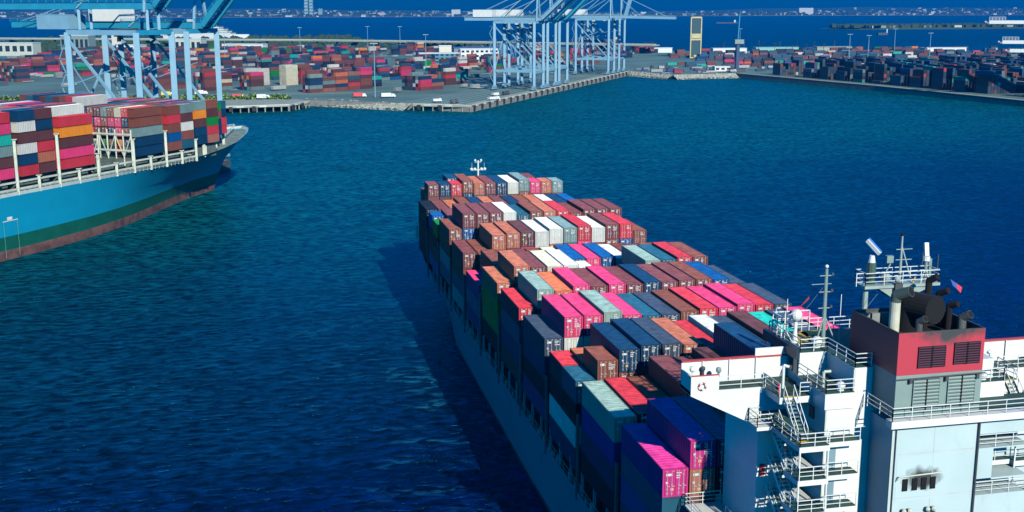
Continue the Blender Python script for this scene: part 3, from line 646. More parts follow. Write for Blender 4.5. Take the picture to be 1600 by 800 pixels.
# port and starboard outside stairs and landings
def stair(lb, x0, x1, ya, za, yb, zb, m=WCLEAN):
    for x in (x0, x1):
        lb.beam((x, ya, za), (x, yb, zb), .06, .26, m)
        lb.bar((x, ya, za + 1.0), (x, yb, zb + 1.0), .04, m)
        n = 4
        for j in range(n + 1):
            t = j / n; y = ya + (yb - ya) * t; z = za + (zb - za) * t; lb.bar((x, y, z), (x, y, z + 1.0), .03, m)
    n = 11
    for j in range(1, n):
        t = j / n; y = ya + (yb - ya) * t; z = za + (zb - za) * t; lb.box(x0, x1, y - .13, y + .13, z - .02, z + .02, GREYGRN)
LV = [29.3, 26.5, 23.7, 20.9, 18.1]
for sgn in (1, -1):
    items = []
    bal = LB(); bal.box(40.5, 43.3, 83.3, 86.3, 31.55, 32.1, W_); bal.box(40.53, 43.27, 83.33, 86.3, 32.1, 32.13, DGREEN); items.append((bal, 'balcony'))
    r_ = LB(); r_.rail([(40.55, 86.2, 32.13), (40.55, 83.4, 32.13)]); r_.rail([(42.3, 83.4, 32.13), (43.25, 83.4, 32.13)]); items.append((r_, 'railing'))
    s_ = LB(); stair(s_, 40.9, 41.75, 83.4, 32.1, 80.6, 29.35); s_.box(40.9, 41.75, 83.2, 83.4, 32.13, 32.18, YEL); s_.box(40.9, 41.75, 80.4, 80.6, 29.35, 29.4, YEL); items.append((s_, 'stairs'))
    for li, z in enumerate(LV):
        p = LB()
        if li == 0:
            p.box(39.1, 40.5, 84.3, 86.2, z - .3, z, W_)
            p.prism([(40.5, 79.4), (43.1, 79.4), (43.1, 86.2), (40.5, 86.2)], z - .45, z, W_); p.box(40.53, 43.07, 79.43, 86.2, z, z + .03, DGREEN)
            p.box(40.1, 43.6, 86.3, 88.0, z + .001, z + .02, DGREEN)
        else:
            p.box(40.5, 43.1, 79.4, 81.9, z - .45, z, W_); p.box(40.53, 43.07, 79.43, 81.9, z, z + .03, DGREEN)
            p.box(41.9, 43.1, 81.9, 86.2, z - .3, z, W_)
        p.box(43.1, 46.0, 79.9, 81.25, z - .4, z, W_); p.box(43.13, 45.97, 79.93, 81.25, z, z + .03, DGREEN)
        items.append((p, 'landing'))
        r_ = LB()
        if li == 0: r_.rail([(40.2, 86.1, z), (39.15, 86.1, z), (39.15, 84.35, z), (40.55, 84.35, z), (40.55, 79.45, z), (43.05, 79.45, z)])
        else: r_.rail([(40.55, 81.9, z), (40.55, 79.45, z), (43.05, 79.45, z)])
        r_.rail([(43.1, 79.95, z), (45.95, 79.95, z)])
        items.append((r_, 'railing'))
        if li < len(LV) - 1:
            s_ = LB(); stair(s_, 40.7, 41.6, 85.6, z - .1, 82.0, LV[li + 1]); items.append((s_, 'stairs'))
    ps = LB()
    for x in (40.6, 43.0): ps.bar((x, 79.5, 10), (x, 79.5, 29.0), .09, WCLEAN, 6)
    items.append((ps, 'landing_post'))
    en = LB(); en.box(43.6, 46.0, 81.3, 86.2, 7.3, 31.6, W_); en.box(43.35, 46.0, 81.1, 86.2, 31.6, 32.9, W_, skip=''); en.box(43.4, 45.98, 81.15, 86.1, 32.9, 32.93, DGREEN)
    en.box(43.5, 43.62, 81.2, 81.32, 7.3, 31.5, CREAM)
    for z in LV[1:]: en.box(43.85, 44.6, 81.2, 81.298, z + .03, z + 1.95, mat('door_slate'))
    items.append((en, 'stair_tower'))
    r_ = LB(); r_.rail([(43.45, 86.1, 32.93), (43.45, 81.2, 32.93), (45.9, 81.2, 32.93)]); items.append((r_, 'railing'))
    fb = LB(); fb.box(40.35, 40.75, 86.0, 86.18, 24.3, 25.3, REDP); items.append((fb, 'fire_locker'))
    fb = LB(); fb.box(43.45, 43.6, 83.2, 83.9, 30.1, 31.1, DKGREY); items.append((fb, 'vent_cover'))
    ck = LB(); ck.sphere((45.0, 81.8, 33.35), .4, WCLEAN, 10, 6, .8); ck.bar((45, 81.8, 32.9), (45, 81.8, 33.2), .3, WCLEAN, 8); ck.bar((43.9, 82.6, 32.9), (43.9, 82.6, 34.3), .12, CREAM, 8); ck.bar((43.9, 82.6, 34.3), (44.5, 82.6, 34.3), .12, CREAM, 8); items.append((ck, 'deck_vent'))
    dv = LB(); dv.bar((41.8, 85.5, 32.1), (41.8, 85.5, 34.1), .12, WCLEAN, 8); dv.bar((41.8, 85.5, 34.1), (42.2, 85.3, 34.0), .13, WCLEAN, 8); items.append((dv, 'deck_vent'))
    for lb_, nm in items:
        if sgn < 0: mirror(lb_)
        lb_.build(nm, ship)
# starboard aft wall window
for (x0, x1, z0, z1) in ((57.4, 58.5, 32.9, 34.0),):
    g = LB(); g.box(x0, x1, 86.15, 86.28, z0, z1, GLASS); g.build('window', ship)
cl = LB(); cl.box(40.62, 40.72, 83.8, 84.4, 32.3, 33.0, mat('pink_cloth', (.75, .05, .1), .8)); cl.build('cloth', ship)
# masts on the monkey deck
sm = LB(); bx, by = 46.3, 87.6
sm.bar((bx, by, 34.8), (bx, by, 41.6), .2, GREYGRN, 8, .13)
for dx, dy in ((-1.1, -.6), (1.0, -.8)): sm.bar((bx + dx, by + dy, 34.8), (bx, by, 37.6), .07, GREYGRN, 6)
for z in (36.3, 38.2, 39.6, 41.0): sm.bar((bx - .6, by, z), (bx + .6, by, z), .05, GREYGRN, 6); sm.box(bx + .45, bx + .65, by - .1, by + .1, z, z + .22, DKGREY)
sm.bar((bx - 1.3, by, 40.3), (bx + .5, by, 40.3), .04, GREYGRN); sm.sphere((bx, by, 41.8), .16, WCLEAN, 8, 5)
sm.build('signal_mast', ship)
wa = LB()
for (x, y, h) in ((48.0, 88.0, 4.4), (44.3, 90.5, 3.6), (45.0, 92, 2.6), (43.9, 91.8, 2.4)): wa.bar((x, y, 34.8), (x, y, 34.8 + h), .035, WCLEAN)
wa.bar((48.5, 88, 35.5), (50.2, 86, 39.6), .015, ROD); wa.bar((44.2, 90, 35.5), (46.3, 87.6, 40.3), .012, ROD)
wa.build('whip_antenna', ship)
fl = LB(); fl.poly([(45.1, 88.1, 39.2), (45.1, 88.15, 38.9), (44.1, 88.9, 37.5), (44.4, 88.7, 37.9)], WTRIM); fl.poly([(44.4, 88.7, 37.9), (44.1, 88.9, 37.5), (43.7, 89.2, 37.25), (44.2, 88.9, 37.7)], WCLEAN); fl.build('signal_flag', ship)
sd_ = LB(); sd_.bar((44.5, 89.2, 34.8), (44.5, 89.2, 36.0), .3, WCLEAN, 8, .15); sd_.bar((44.5, 89.2, 36.0), (44.5, 89.2, 37.0), .14, WCLEAN, 8); sd_.sphere((44.5, 89.1, 37.3), .5, WCLEAN, 12, 8, 1.1); sd_.build('satellite_dome', ship)
sd_ = LB(); sd_.sphere((45.6, 87.3, 35.4), .48, WCLEAN, 12, 8); sd_.bar((45.6, 87.3, 34.8), (45.6, 87.3, 35.2), .3, WCLEAN, 8); sd_.build('satellite_dome', ship)
gp = LB(); 
for x0 in (44.0, ): gp.rail([(43.9, 92.4, 34.84), (47.4, 92.4, 34.84)], h=1.9, step=1.2, r=.05); gp.rail([(43.9, 92.4, 34.84), (43.9, 90.6, 34.84)], h=1.9, step=.9, r=.06)
gp.build('equipment_frame', ship)
RMG = mat('radar_mast_paint', (.28, .36, .32), .5, .15)
# radar mast platform
rm = LB(); Yr = 87.4; zr = 39.9
rm.box(49.3, 56.3, Yr - .9, Yr + .9, zr, zr + .25, RMG)
M = Matrix(((1, 0, 0, 0), (0, 0, 1, 0), (0, 1, 0, 0), (0, 0, 0, 1)))
rm.prism([(50.6, zr), (52.3, zr - 1.1), (53.1, zr - 1.1), (55.9, zr)], Yr - .7, Yr - .6, RMG, M); rm.prism([(50.6, zr), (52.3, zr - 1.1), (53.1, zr - 1.1), (55.9, zr)], Yr + .6, Yr + .7, RMG, M)
rm.bar((49.9, Yr, 34.8), (49.9, Yr, zr), .22, RMG, 8); rm.bar((52.7, Yr, 34.8), (52.7, Yr, zr - .4), .42, GREYGRN, 10); rm.bar((54.4, Yr + .5, 34.8), (54.4, Yr + .5, zr), .08, GREYGRN, 6)
rm.bar((53.0, Yr, zr), (53.0, Yr, zr + 4.3), .13, RMG, 8, .07); rm.bar((54.2, Yr, zr), (53.0, Yr, zr + 3.4), .06, RMG)
for z in (1.2, 2.2, 3.1): rm.bar((52.5, Yr, zr + z), (54.0, Yr, zr + z), .04, RMG)
rm.sphere((53.0, Yr, zr + 4.4), .18, BLACK, 6, 4); rm.sphere((51.5, Yr - .3, zr + .8), .45, RMG, 10, 6); rm.bar((51.5, Yr, zr + .9), (52.1, Yr, zr + 2.0), .06, RMG); rm.box(51.6, 52.2, Yr - .2, Yr + .2, zr + 2.0, zr + 2.6, GREYGRN)
rm.sphere((52.3, Yr - .8, zr + .7), .28, RMG, 8, 5); rm.box(52.0, 52.7, Yr - 1.1, Yr - .8, zr - .5, zr + .4, DKGREY)
rm.bar((53.9, Yr - .6, zr + .3), (54.1, Yr - .6, zr + .8), .07, YEL, 6)
rm.build('radar_mast', ship)
rl = LB(); rl.rail([(49.35, Yr - .85, zr + .25), (56.2, Yr - .85, zr + .25), (56.2, Yr + .85, zr + .25), (49.35, Yr + .85, zr + .25), (49.35, Yr - .85, zr + .25)], r=.03); rl.rail([(48.7, Yr - .5, zr + .2), (49.3, Yr - .5, zr + .2)]); rl.build('railing', ship)
rs = LB(); rs.bar((50.3, Yr, zr), (50.3, Yr, zr + 2.1), .38, mat('radar_post', (.05, .10, .08), .5), 10); rs.bar((50.3, Yr, zr + 2.1), (50.3, Yr, zr + 2.7), .3, WCLEAN, 10, .2)
rs.build('radar_pedestal', ship)
rs = LB(); rs.beam((50.7, Yr - .5, zr + 2.9), (50.05, Yr + .5, zr + 3.9), .28, .3, WCLEAN); rs.beam((50.82, Yr - .42, zr + 3.0), (50.2, Yr + .58, zr + 4.0), .2, .24, mat('radar_blue', (.05, .2, .6), .5)); rs.build('radar_scanner', ship)
rs = LB(); rs.bar((55.4, Yr, zr), (55.4, Yr, zr + 2.0), .12, GREYGRN, 8); rs.bar((55.0, Yr, zr), (55.4, Yr, zr + 1.6), .05, WCLEAN); rs.bar((55.8, Yr, zr), (55.4, Yr, zr + 1.6), .05, WCLEAN); rs.bar((55.4, Yr, zr + 2.0), (55.4, Yr, zr + 2.4), .3, WCLEAN, 10); rs.beam((55.4, Yr, zr + 2.4), (55.45, Yr + .3, zr + 3.5), .35, .3, WCLEAN); rs.build('radar_scanner', ship)
em = LB(); em.bar((57.0, Yr + 2, 34.8), (57.0, Yr + 2, 41.6), .2, GREYGRN, 8); em.bar((56.0, Yr + 2, 40.6), (58.0, Yr + 2, 40.6), .05, GREYGRN); em.bar((56.3, Yr + 2, 41.0), (56.3, Yr + 2, 42.2), .04, DKGREY); em.bar((57.8, Yr + 2, 40.6), (57.8, Yr + 2, 41.9), .05, DKGREY); em.build('aft_signal_mast', ship)
fl = LB(); fl.poly([(57.5, 86.9, 40.3), (58.1, 86.9, 39.9), (58.3, 86.9, 39.3), (57.8, 86.9, 39.7)], mat('flag_blue', (.04, .1, .35), .8)); fl.poly([(58.1, 86.9, 39.9), (58.7, 86.9, 39.5), (58.6, 86.9, 39.0), (58.3, 86.9, 39.3)], REDP); fl.build('flag', ship)
wl = LB(); wl.box(38.2, 40.05, 86.2, 93.5, 18.6, 18.8, W_); wl.rail([(40.0, 93.4, 18.8), (36.6, 93.4, 18.8), (36.6, 86.3, 18.8)]); wl.box(36.6, 38.2, 86.2, 93.5, 18.6, 18.8, W_); wl.rail([(39.1, 86.3, 18.8), (39.1, 90, 18.8)]); wl.build('side_gallery', ship)
MB = _MB

# ------------------------------------------------------------------ moored blue ship at left
HD = R(34.5)
D2 = Vector((math.sin(HD), math.cos(HD), 0)); N2 = Vector((-math.cos(HD), math.sin(HD), 0))      # forward, to port (inboard)
O2 = Vector((-50.8, 332.0, 0)); BEAM2 = 45.4
C2 = O2 + N2 * (BEAM2 / 2)
ship2 = thing('container_ship', 'moored blue-hulled container ship with green stripe and pale lashing posts', 'ship', tuple(C2))
BLUEH = mat('sky_blue_hull', (0.003, 0.235, 0.37), 0.35, 0.08, 0.08, dirt=0.08, seam=((math.sin(HD), math.cos(HD), 0), 11, 2.6, .12))
GRNH = mat('green_hull_stripe', (0.003, 0.085, 0.055), 0.45, 0.15, 0.3, dirt=0.15)
ANTI = mat('weathered_red_bottom', (0.13, 0.065, 0.055), 0.7, 0.5, 0.35, dirt=0.8)
MB = LB
hb2 = BEAM2 / 2
secs2 = [(-150, hb2, hb2, 17), (-60, hb2, hb2, 17), (-10, hb2, hb2 - .2, 17), (10, hb2, hb2 - 1.6, 17), (25, hb2, hb2 - 4.2, 17), (38, hb2, hb2 - 7.6, 17, 0), (50, hb2 - .1, hb2 - 11.4, 17.1, 1), (60, hb2 - .6, hb2 - 14.6, 17.4, 2.5), (70, hb2 - 2.4, hb2 - 17.6, 18.0, 4.5), (79, hb2 - 5.2, hb2 - 20, 18.8, 7), (86, hb2 - 9.2, 1.4, 19.6, 10), (91, hb2 - 13.2, .7, 20.3, 13.5), (94.5, 5.0, .25, 20.8, 17), (96, .3, 0, 21.1, 19.5)]
hull(tuple(C2), HD, secs2, [10, 6.0, 2.5, 0.0], [mat('pale_gunwale', (.42, .50, .45), .5, .1)] + [BLUEH, BLUEH, GRNH, ANTI, ANTI], None, mat('grey_green_deck', (.16, .22, .19), .8, .3, .4, dirt=.4), ship2, power=2.2, gun=.9)
MB = _MB
def P2(s, off, z): return O2 + D2 * s + N2 * off + Vector((0, 0, z))
# containers: outer starboard column per half-bay; list top->bottom
Z2, T2 = 20.6, 2.84
L2 = [ # s start, length, inboard columns, colours top->bottom, top level
 (-29.5, 12.19, 0, ['red', 'pink', 'teal', 'grey', 'plum', 'pink'], 'sixth'),
 (-14.9, 6.06, 0, ['navy', 'white', 'plum', 'white', 'navy', 'red'], 'fifth'),
 (-8.75, 6.06, 0, ['plum', 'navy', 'plum', 'red', 'rust', 'plum'], 'fifth'),
 (0, 12.19, 0, ['red', 'amber', 'plum', 'pink', 'red'], 'fourth'),
 (29.8, 12.19, 0, ['brown', 'brown', 'grey', 'navy', 'navy'], 'third'),
 (44.6, 6.06, 0, ['brown', 'red', 'brown', 'blue', 'brown'], 'second'),
 (50.75, 6.06, 0, ['grey', 'plum', 'white', 'brown', 'steelblue'], 'second'),
 (59.3, 6.06, .5, ['grey', 'amber', 'plum', 'navy', 'navy'], 'bow-most pair of'),
 (65.45, 6.06, .5, ['brown', 'plum', 'green', 'red', 'salmon'], 'bow-most pair of'),
 (72.4, 6.06, 2, ['green', 'brown', 'navy', 'navy'], ''),
 (78.6, 6.06, 3, ['steelblue', 'navy', 'red', 'red'], ''),
]
DC = {}
pos_names = ['aftmost', 'second', 'third', 'fourth', 'fifth', 'sixth', 'seventh', 'eighth', 'ninth', 'tenth', 'eleventh']
grp2 = 'containers stacked on the moored blue ship'
for i, (s, L, inb, cols, _) in enumerate(L2):
    n = len(cols); base = Z2 + (0 if i < 7 else (.2 if i < 9 else 1.4)); T2 = 2.84 if i < 5 else 2.72
    for j, cn in enumerate(cols):
        z = base + T2 * (n - 1 - j); p = P2(s, 1.35 + inb * 2.52, z)
        container(p.x, p.y, p.z, L, cn, f'{NAMES[cn]} container {ORD[j]} from top, {pos_names[i]} side stack of moored blue ship', grp2, False, -HD)
# columns of doors seen at the gap bay (aft ends of bay at s=29.8)
T2 = 2.84
doorc = [['red', 'navy', 'brown', 'navy'], ['cream', 'pink', 'pink', 'amber'], ['brown', 'pink', 'navy', 'brown'], ['grey', 'brown', 'plum', 'green'], ['plum', 'pink', 'plum', 'brown'], ['brown', 'navy', 'red', 'grey'], ['navy', 'red', 'brown', 'plum']]
for c, cols in enumerate(doorc):
    for j, cn in enumerate(cols):
        p = P2(29.8, 1.35 + (c + 1) * 2.52, Z2 + T2 * (4 - j))
        container(p.x, p.y, p.z, 12.19, cn, f'{NAMES[cn]} door-end container {ORD[j]} from top, {ORD[c + 1]} column inboard on moored ship', grp2, True, -HD)
# inboard columns: top layers individually for the next rows, the rest in the mass
tops = {}
rnd = random.Random(3)
bays2 = [(-44.2, 12.19), (-29.5, 12.19), (-14.9, 12.19), (0, 12.19), (29.8, 12.19), (44.6, 12.19), (59.3, 12.19), (72.5, 12.19)]
c2s = ['brown', 'maroon', 'navy', 'plum', 'red', 'pink', 'grey', 'white', 'steelblue', 'brown', 'navy', 'orange']
for bi, (s, L) in enumerate(bays2):
    nout = {6: 2, 7: 5}.get(bi, 1)
    for c in range(nout, 17 - nout + 1):
        n = 5 + (1 if (bi in (1, 2, 3) or c > 4) and bi < 5 else 0) - (1 if bi == 7 else 0)
        if bi == 4 and c <= 7: n0 = 5; start = 1
        else: start = 0
        for k in range(n):
            if bi == 4 and 1 <= c <= 7 and 1 <= k <= 4: continue
            if c > 3 and k < n - 2: continue
            if bi == 4 and c <= 7 and k >= 5: continue
            cn = rnd.choice(c2s)
            if (bi, c, k) == (1, 1, 5): cn = 'cream'
            if (bi, c, k) == (3, 1, 5): cn = 'white'
            p = P2(s, 1.35 + c * 2.52, Z2 + (T2 if bi < 5 else 2.68) * k + (.0 if k < n - 1 else rnd.uniform(-.3, .15)))
            if (bi, c, k) in ((1, 1, 5), (3, 1, 5)):
                container(p.x, p.y, p.z, 12.19, cn, f'{NAMES[cn]} long container standing above the outer stacks of the moored blue ship', grp2, True, -HD)
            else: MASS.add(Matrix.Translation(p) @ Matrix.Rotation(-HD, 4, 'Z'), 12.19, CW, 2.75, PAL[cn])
print('containers', NCONT[0])
# pale lashing posts, coaming and side passage structure
MB = LB
def lp2(s, h, w_=.72):
    b = LB(); a = P2(s, .35, 16); b.beam(a, a + Vector((0, 0, h)), w_, w_, CREAM); b.box(-.7, .7, -.7, .7, h + 15.8, h + 16.0, CREAM, Matrix.Translation(P2(s, .35, 0)))
    b.build('lashing_post', ship2)
for s, h in ((-30.6, 4.6), (-23, 4.4), (-16.3, 14.5), (-8.8, 4.4), (-1.4, 14.5), (6, 4.2), (13.6, 7.5), (21, 4.0), (28.6, 10), (36, 4.2), (43.3, 11), (50.7, 4.2), (57.8, 7)): lp2(s, h)
for s, h, off in ((64, 4, 2.0), (66, 3.4, 3), (71.5, 4.6, 6), (77, 5.5, 9.4), (81.5, 4.5, 10.2), (87, 5, 11)):
    b = LB(); a = P2(s, off, 16.5); b.beam(a, a + Vector((0, 0, h)), .9, .9, CREAM); b.build('lashing_post', ship2)
co = LB()
for (a, b2) in ((-60, -30.8), (-30.4, -16.5), (-16, -1.6), (-1.2, 13.4), (13.8, 28.4), (28.8, 43.1), (43.5, 57.6)):
    for z in (17.6, 19.4): co.beam(P2(a, .5, z), P2(b2, .5, z), .5, .45, CREAM)
    co.beam(P2(a, 1.4, 16.6), P2(b2, 1.4, 16.6), .3, .8, CREAM)
    co.rail([P2(a, .3, 16.0), P2(b2, .3, 16.0)], CREAM, h=1.2, step=1.8, r=.05)
co.beam(P2(57, 3.2, 17.6), P2(76, 7.5, 18.2), .4, 1.2, CREAM)
co.build('hatch_coaming', ship2)
hc = LB()
for (s, L) in bays2[:-1] + [(15, 12.19)]: 
    a = P2(s, 2.6, 0)
    hc.box(-41, -2.9, 0, L, 16.2, 20.1, mat('dark_green_hatch', (.09, .12, .10), .7, .3, .5, dirt=.5), Matrix.Translation(P2(s, 0, 0)) @ Matrix.Rotation(-HD, 4, 'Z'))
hc.build('hatch_cover', ship2)
tr = LB()   # trussed lashing bridge beside the empty bay
for s in (14.2, 28.0):
    for z in (22.5, 27.2): tr.beam(P2(s, .4, z), P2(s, 24, z), .6, .5, CREAM)
    for c in range(0, 9):
        tr.beam(P2(s, .4 + c * 2.9, 18), P2(s, .4 + c * 2.9, 28.6), .35, .35, CREAM)
    for c in range(0, 4): tr.bar(P2(s, .4 + c * 5.8, 27), P2(s, 3.3 + c * 5.8, 20.5), .16, CREAM); tr.bar(P2(s, 6.2 + c * 5.8, 27), P2(s, 3.3 + c * 5.8, 20.5), .16, CREAM)
tr.build('lashing_bridge', ship2)
gg = LB(); q = P2(-21, -.06, 0)   # pilot gate and draught ladder marks drawn on the shell
for s in (-22.6, -18.0): gg.beam(P2(s, -.06, .6), P2(s, -.06, 10), .03, .22, mat('pale_green_line', (.2, .5, .4), .6))
gg.beam(P2(-22.8, -.06, 10), P2(-17.8, -.06, 10), .03, .22, MARK); gg.beam(P2(-21.3, -.06, 10.6), P2(-19.6, -.06, 10.6), .03, .8, MARK); gg.build('hull_mark', ship2)
fb = LB()
for sd in (-1, 1):
    pts = []
    for s_, off in ((86, 12), (95, 15.4), (102, 18.6), (107, 21), (110, 22.5)):
        u = BEAM2 / 2 + sd * (BEAM2 / 2 - off); pts.append(O2 + D2 * s_ + N2 * u + Vector((0, 0, 21.0 - (110 - s_) * .07)))
    fb.rail(pts, WCLEAN, h=1.1, step=2, r=.05)
fb.bar(P2(85, 14, 21), P2(97, 20, 19.6), .3, CREAM, 8); fb.sphere(P2(98, 22, 20), .8, mat('orange_gear', (.8, .2, .02), .6), 8, 5); fb.bar(P2(100, 22.7, 19), P2(100, 22.7, 23), .12, CREAM, 6)
fb.build('forecastle_gear', ship2)
MB = _MB

# ------------------------------------------------------------------ terminals: ground, quays
QE = Vector((132.0, 716.0, 0)); DQ = Vector((.5206, .8538, 0)); NQ = Vector((.8538, -.5206, 0))
QEND = QE + DQ * 425
land = [(-900, 930), (-420, 830), (-180, 818), (-40, 790), (30, 790), (98, 742), tuple(QE[:2]), (QEND.x, QEND.y), (372, 1010), (436, 1020), (470, 827), (487, 671), (520, 420), (600, 100), (2600, 100), (2600, 1500), (930, 1420), (560, 1590), (470, 1800), (350, 2100), (-400, 2500), (-900, 2500)]
mb = MB(); mb.poly([(x, y, 4) for x, y in land], ASPH); mb.poly([(x, y, 4) for x, y in land], ASPH)
mb = MB(); mb.poly([(x, y, 4) for x, y in land], ASPH)
n = len(land)
for i in range(n):
    a, b = land[i], land[(i + 1) % n]; mb.poly([(a[0], a[1], -2), (b[0], b[1], -2), (b[0], b[1], 4), (a[0], a[1], 4)], PILE)
struct('terminal_ground', mb)
# piers on piles
def wharf(name, pts, wd, label, top=4.12, th=1.3, step=5.0, inward=1, kerb=True, back=None):
    """pts: polyline of the water edge; the deck slab overhangs piles"""
    t = thing(name, label, 'quay', (pts[0][0], pts[0][1], 0))
    dk = LB()
    for a, b in zip(pts[:-1], pts[1:]):
        a = Vector((*a, 0)); b = Vector((*b, 0)); d = (b - a); L = d.length; d.normalize(); nrm = Vector((d.y, -d.x, 0)) * inward
        M = Matrix((( d.x, nrm.x, 0, a.x), (d.y, nrm.y, 0, a.y), (0, 0, 1, 0), (0, 0, 0, 1)))
        if not back: dk.box(0, L, -wd, 0, top - th, top, CONC, M)
        if kerb: dk.box(0, L, -.6, 0, top, top + .4, CREAM, M)
        k = int(L / step)
        for j in range(k + 1):
            p = a + d * (j * L / max(1, k)) + nrm * -.8; pl = LB(); pl.bar((p.x, p.y, -2), (p.x, p.y, top - th), .42, CONC if j % 2 else PILE, 8); pl.build('pile', t)
        if inward > 0:
            for j in range(int(L / 14)):
                fd = LB(); fd.box(j * 14 + 3, j * 14 + 5.2, 0, .9, .8, top - .3, RUBBER, M); fd.build('fender', t)
                fd = LB(); fd.box(j * 14 + 7.5, j * 14 + 12, -.05, .25, top - 1.0, top + .2, CREAM, M); fd.build('kerb_block', t)
    if back: dk.prism(list(pts) + back, top - th, top, CONC)
    dk.build('deck_slab', t); return t
wharf('quay', [(98, 735), (132, 716)] , 8, 'short concrete dock face with yellow kerb at the near corner of the crane terminal', step=6)
wharf('quay', [(132, 716), (QEND.x, QEND.y)], 8, 'long crane quay with dark fenders running under the middle cranes', step=6)
wharf('quay', [(520, 420), (487, 671), (470, 827), (436, 1020)], 6, 'piled concrete quay in front of the dark stacks at right', th=1.6, step=6.6, inward=-1, kerb=False)
wharf('quay', [(-200, 800), (-18, 742), (22, 748), (36, 775)], 26, 'timber-edged wharf on pale piles beyond the blue ship bow', step=4.5, th=1.0, back=[(28, 795), (-40, 797), (-180, 822)])
# finger pier behind the moored ship
pa = P2(-300, 49, 0); pb = P2(143, 49, 0); pc = P2(143, 130, 0); pd = P2(-300, 130, 0)
mb = MB(); mb.poly([(p.x, p.y, 4) for p in (pa, pd, pc, pb)][::-1], ASPH)
for a, b in ((pa, pb), (pb, pc), (pc, pd)): mb.poly([(a.x, a.y, -2), (b.x, b.y, -2), (b.x, b.y, 4), (a.x, a.y, 4)], DKGREY)
struct('pier_ground', mb)
# rock slopes
def rocks(name, pts, wd, label, inward=1):
    rn = random.Random(len(pts) + int(wd)); mb = MB(); G = mat('riprap_rock', (.34, .35, .29), .9, .45, .5); W = mat('wet_rock', (.06, .09, .06), .7, .4, .5)
    for a, b in zip(pts[:-1], pts[1:]):
        a = Vector((*a, 0)); b = Vector((*b, 0)); d = b - a; L = d.length; d.normalize(); nrm = Vector((d.y, -d.x, 0)) * inward
        mb.poly([a + Vector((0, 0, 4.02)), b + Vector((0, 0, 4.02)), b + nrm * wd + Vector((0, 0, -.6)), a + nrm * wd + Vector((0, 0, -.6))], G)
        for j in range(int(L * wd / 3.2)):
            u, v = rn.random() * L, rn.random() ** .8; p = a + d * u + nrm * wd * v; z = 4 - 4.6 * v; r = rn.uniform(.5, 1.2)
            mb.sphere((p.x, p.y, z), r, W if z < 1.0 else G, 5, 3, rn.uniform(.5, .9))
    o = mb.build(name); tag(o, label, 'rocks', kind='stuff'); return o
rocks('rock_slope', [(36, 800), (62, 775), (98, 741)], 11, 'grey riprap slope below the container yard')
rocks('rock_slope', [(-180, 818), (36, 800)], 8, 'grey riprap behind the piled wharf')
rocks('rock_slope', [(QEND.x, QEND.y), (372, 1010), (436, 1020)], 9, 'riprap shore joining the two terminals', inward=1)

# ------------------------------------------------------------------ yard containers
leftpal = ['brown'] * 7 + ['maroon'] * 8 + ['plum'] * 5 + ['rust'] * 3 + ['navy'] * 9 + ['steelblue'] * 3 + ['slate'] * 3 + ['teal'] * 2 + ['white'] * 3 + ['pink'] * 3 + ['red'] * 2 + ['black'] * 4 + ['orange', 'amber', 'grey', 'grey', 'green', 'slate', 'blue']
rightpal = ['navy'] * 9 + ['slate'] * 4 + ['steelblue'] * 3 + ['maroon'] * 3 + ['black'] * 3 + ['white', 'grey', 'teal', 'blue', 'blue', 'brown', 'brown', 'red']  # mostly dark colours: the shade on these stacks is put into the palette
def block(x, y, az, nx, ny, hmin, hmax, pal, seed, L=12.19, gap=1.0, fixed=None, dark=1.0):
    rn = random.Random(seed); d = Vector((math.sin(az), math.cos(az), 0)); s = Vector((-math.cos(az), math.sin(az), 0))
    prev = None
    for i in range(nx):
        for j in range(ny):
            h = rn.randint(hmin, hmax)
            if rn.random() < .06: h = max(0, h - 2)
            cprev = rn.choice(pal)
            for k in range(h):
                if rn.random() < .75: cprev = rn.choice(pal)
                if fixed: cprev = fixed
                p = Vector((x, y, 4.05 + 2.62 * k)) + d * (i * (L + gap)) + s * (j * 2.75)
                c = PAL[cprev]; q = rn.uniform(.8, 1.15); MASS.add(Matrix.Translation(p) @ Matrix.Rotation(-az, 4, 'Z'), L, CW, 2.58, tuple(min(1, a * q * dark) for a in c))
AZ = R(50)
def stacks(cx_, cy_, front, ny, seed, hmin=2, hmax=5, pal=leftpal):
    # a block whose near corner stands at (cx_, cy_); front = colours of each front stack, bottom to top
    rn = random.Random(seed); d = Vector((math.sin(AZ), math.cos(AZ), 0)); s_ = Vector((-math.cos(AZ), math.sin(AZ), 0))
    for i, cols in enumerate(front):
        for j in range(ny):
            cs = cols if j == 0 else [rn.choice(pal) for _ in range(max(1, min(6, len(cols) + rn.choice((-1, 0, 0, 1)))))]
            if cols and cols[0] == 'cream' and len(set(cols)) == 1: cs = cols
            for k, cn in enumerate(cs):
                q = rn.uniform(.85, 1.12); p = Vector((cx_, cy_, 4.05 + 2.62 * k)) + s_ * (1.25 + j * 2.7) + d * (i * 12.75)
                MASS.add(Matrix.Translation(p) @ Matrix.Rotation(-AZ, 4, 'Z'), 12.19, CW, 2.58, tuple(min(1, a_ * q) for a_ in PAL[cn]))
stacks(40, 851, [['brown', 'grey', 'navy', 'navy', 'sage'], ['salmon', 'plum', 'grey', 'brown'], ['brown', 'navy', 'orange', 'brown', 'orange'], ['brown', 'red', 'plum', 'steelblue', 'salmon'], ['plum', 'brown', 'brown', 'plum', 'pink', 'pink']], 3, 1)
stacks(120, 855, [['maroon', 'red', 'pink', 'navy'], ['maroon', 'salmon', 'navy']], 7, 2)
stacks(-1, 889, [['grey', 'plum', 'plum', 'maroon', 'pink']], 5, 3)
stacks(-34, 889, [['plum', 'brown', 'brown', 'maroon', 'red'], ['grey', 'brown', 'cream', 'plum', 'maroon']], 5, 4)
stacks(26, 940, [['cream'] * 6], 3, 5)
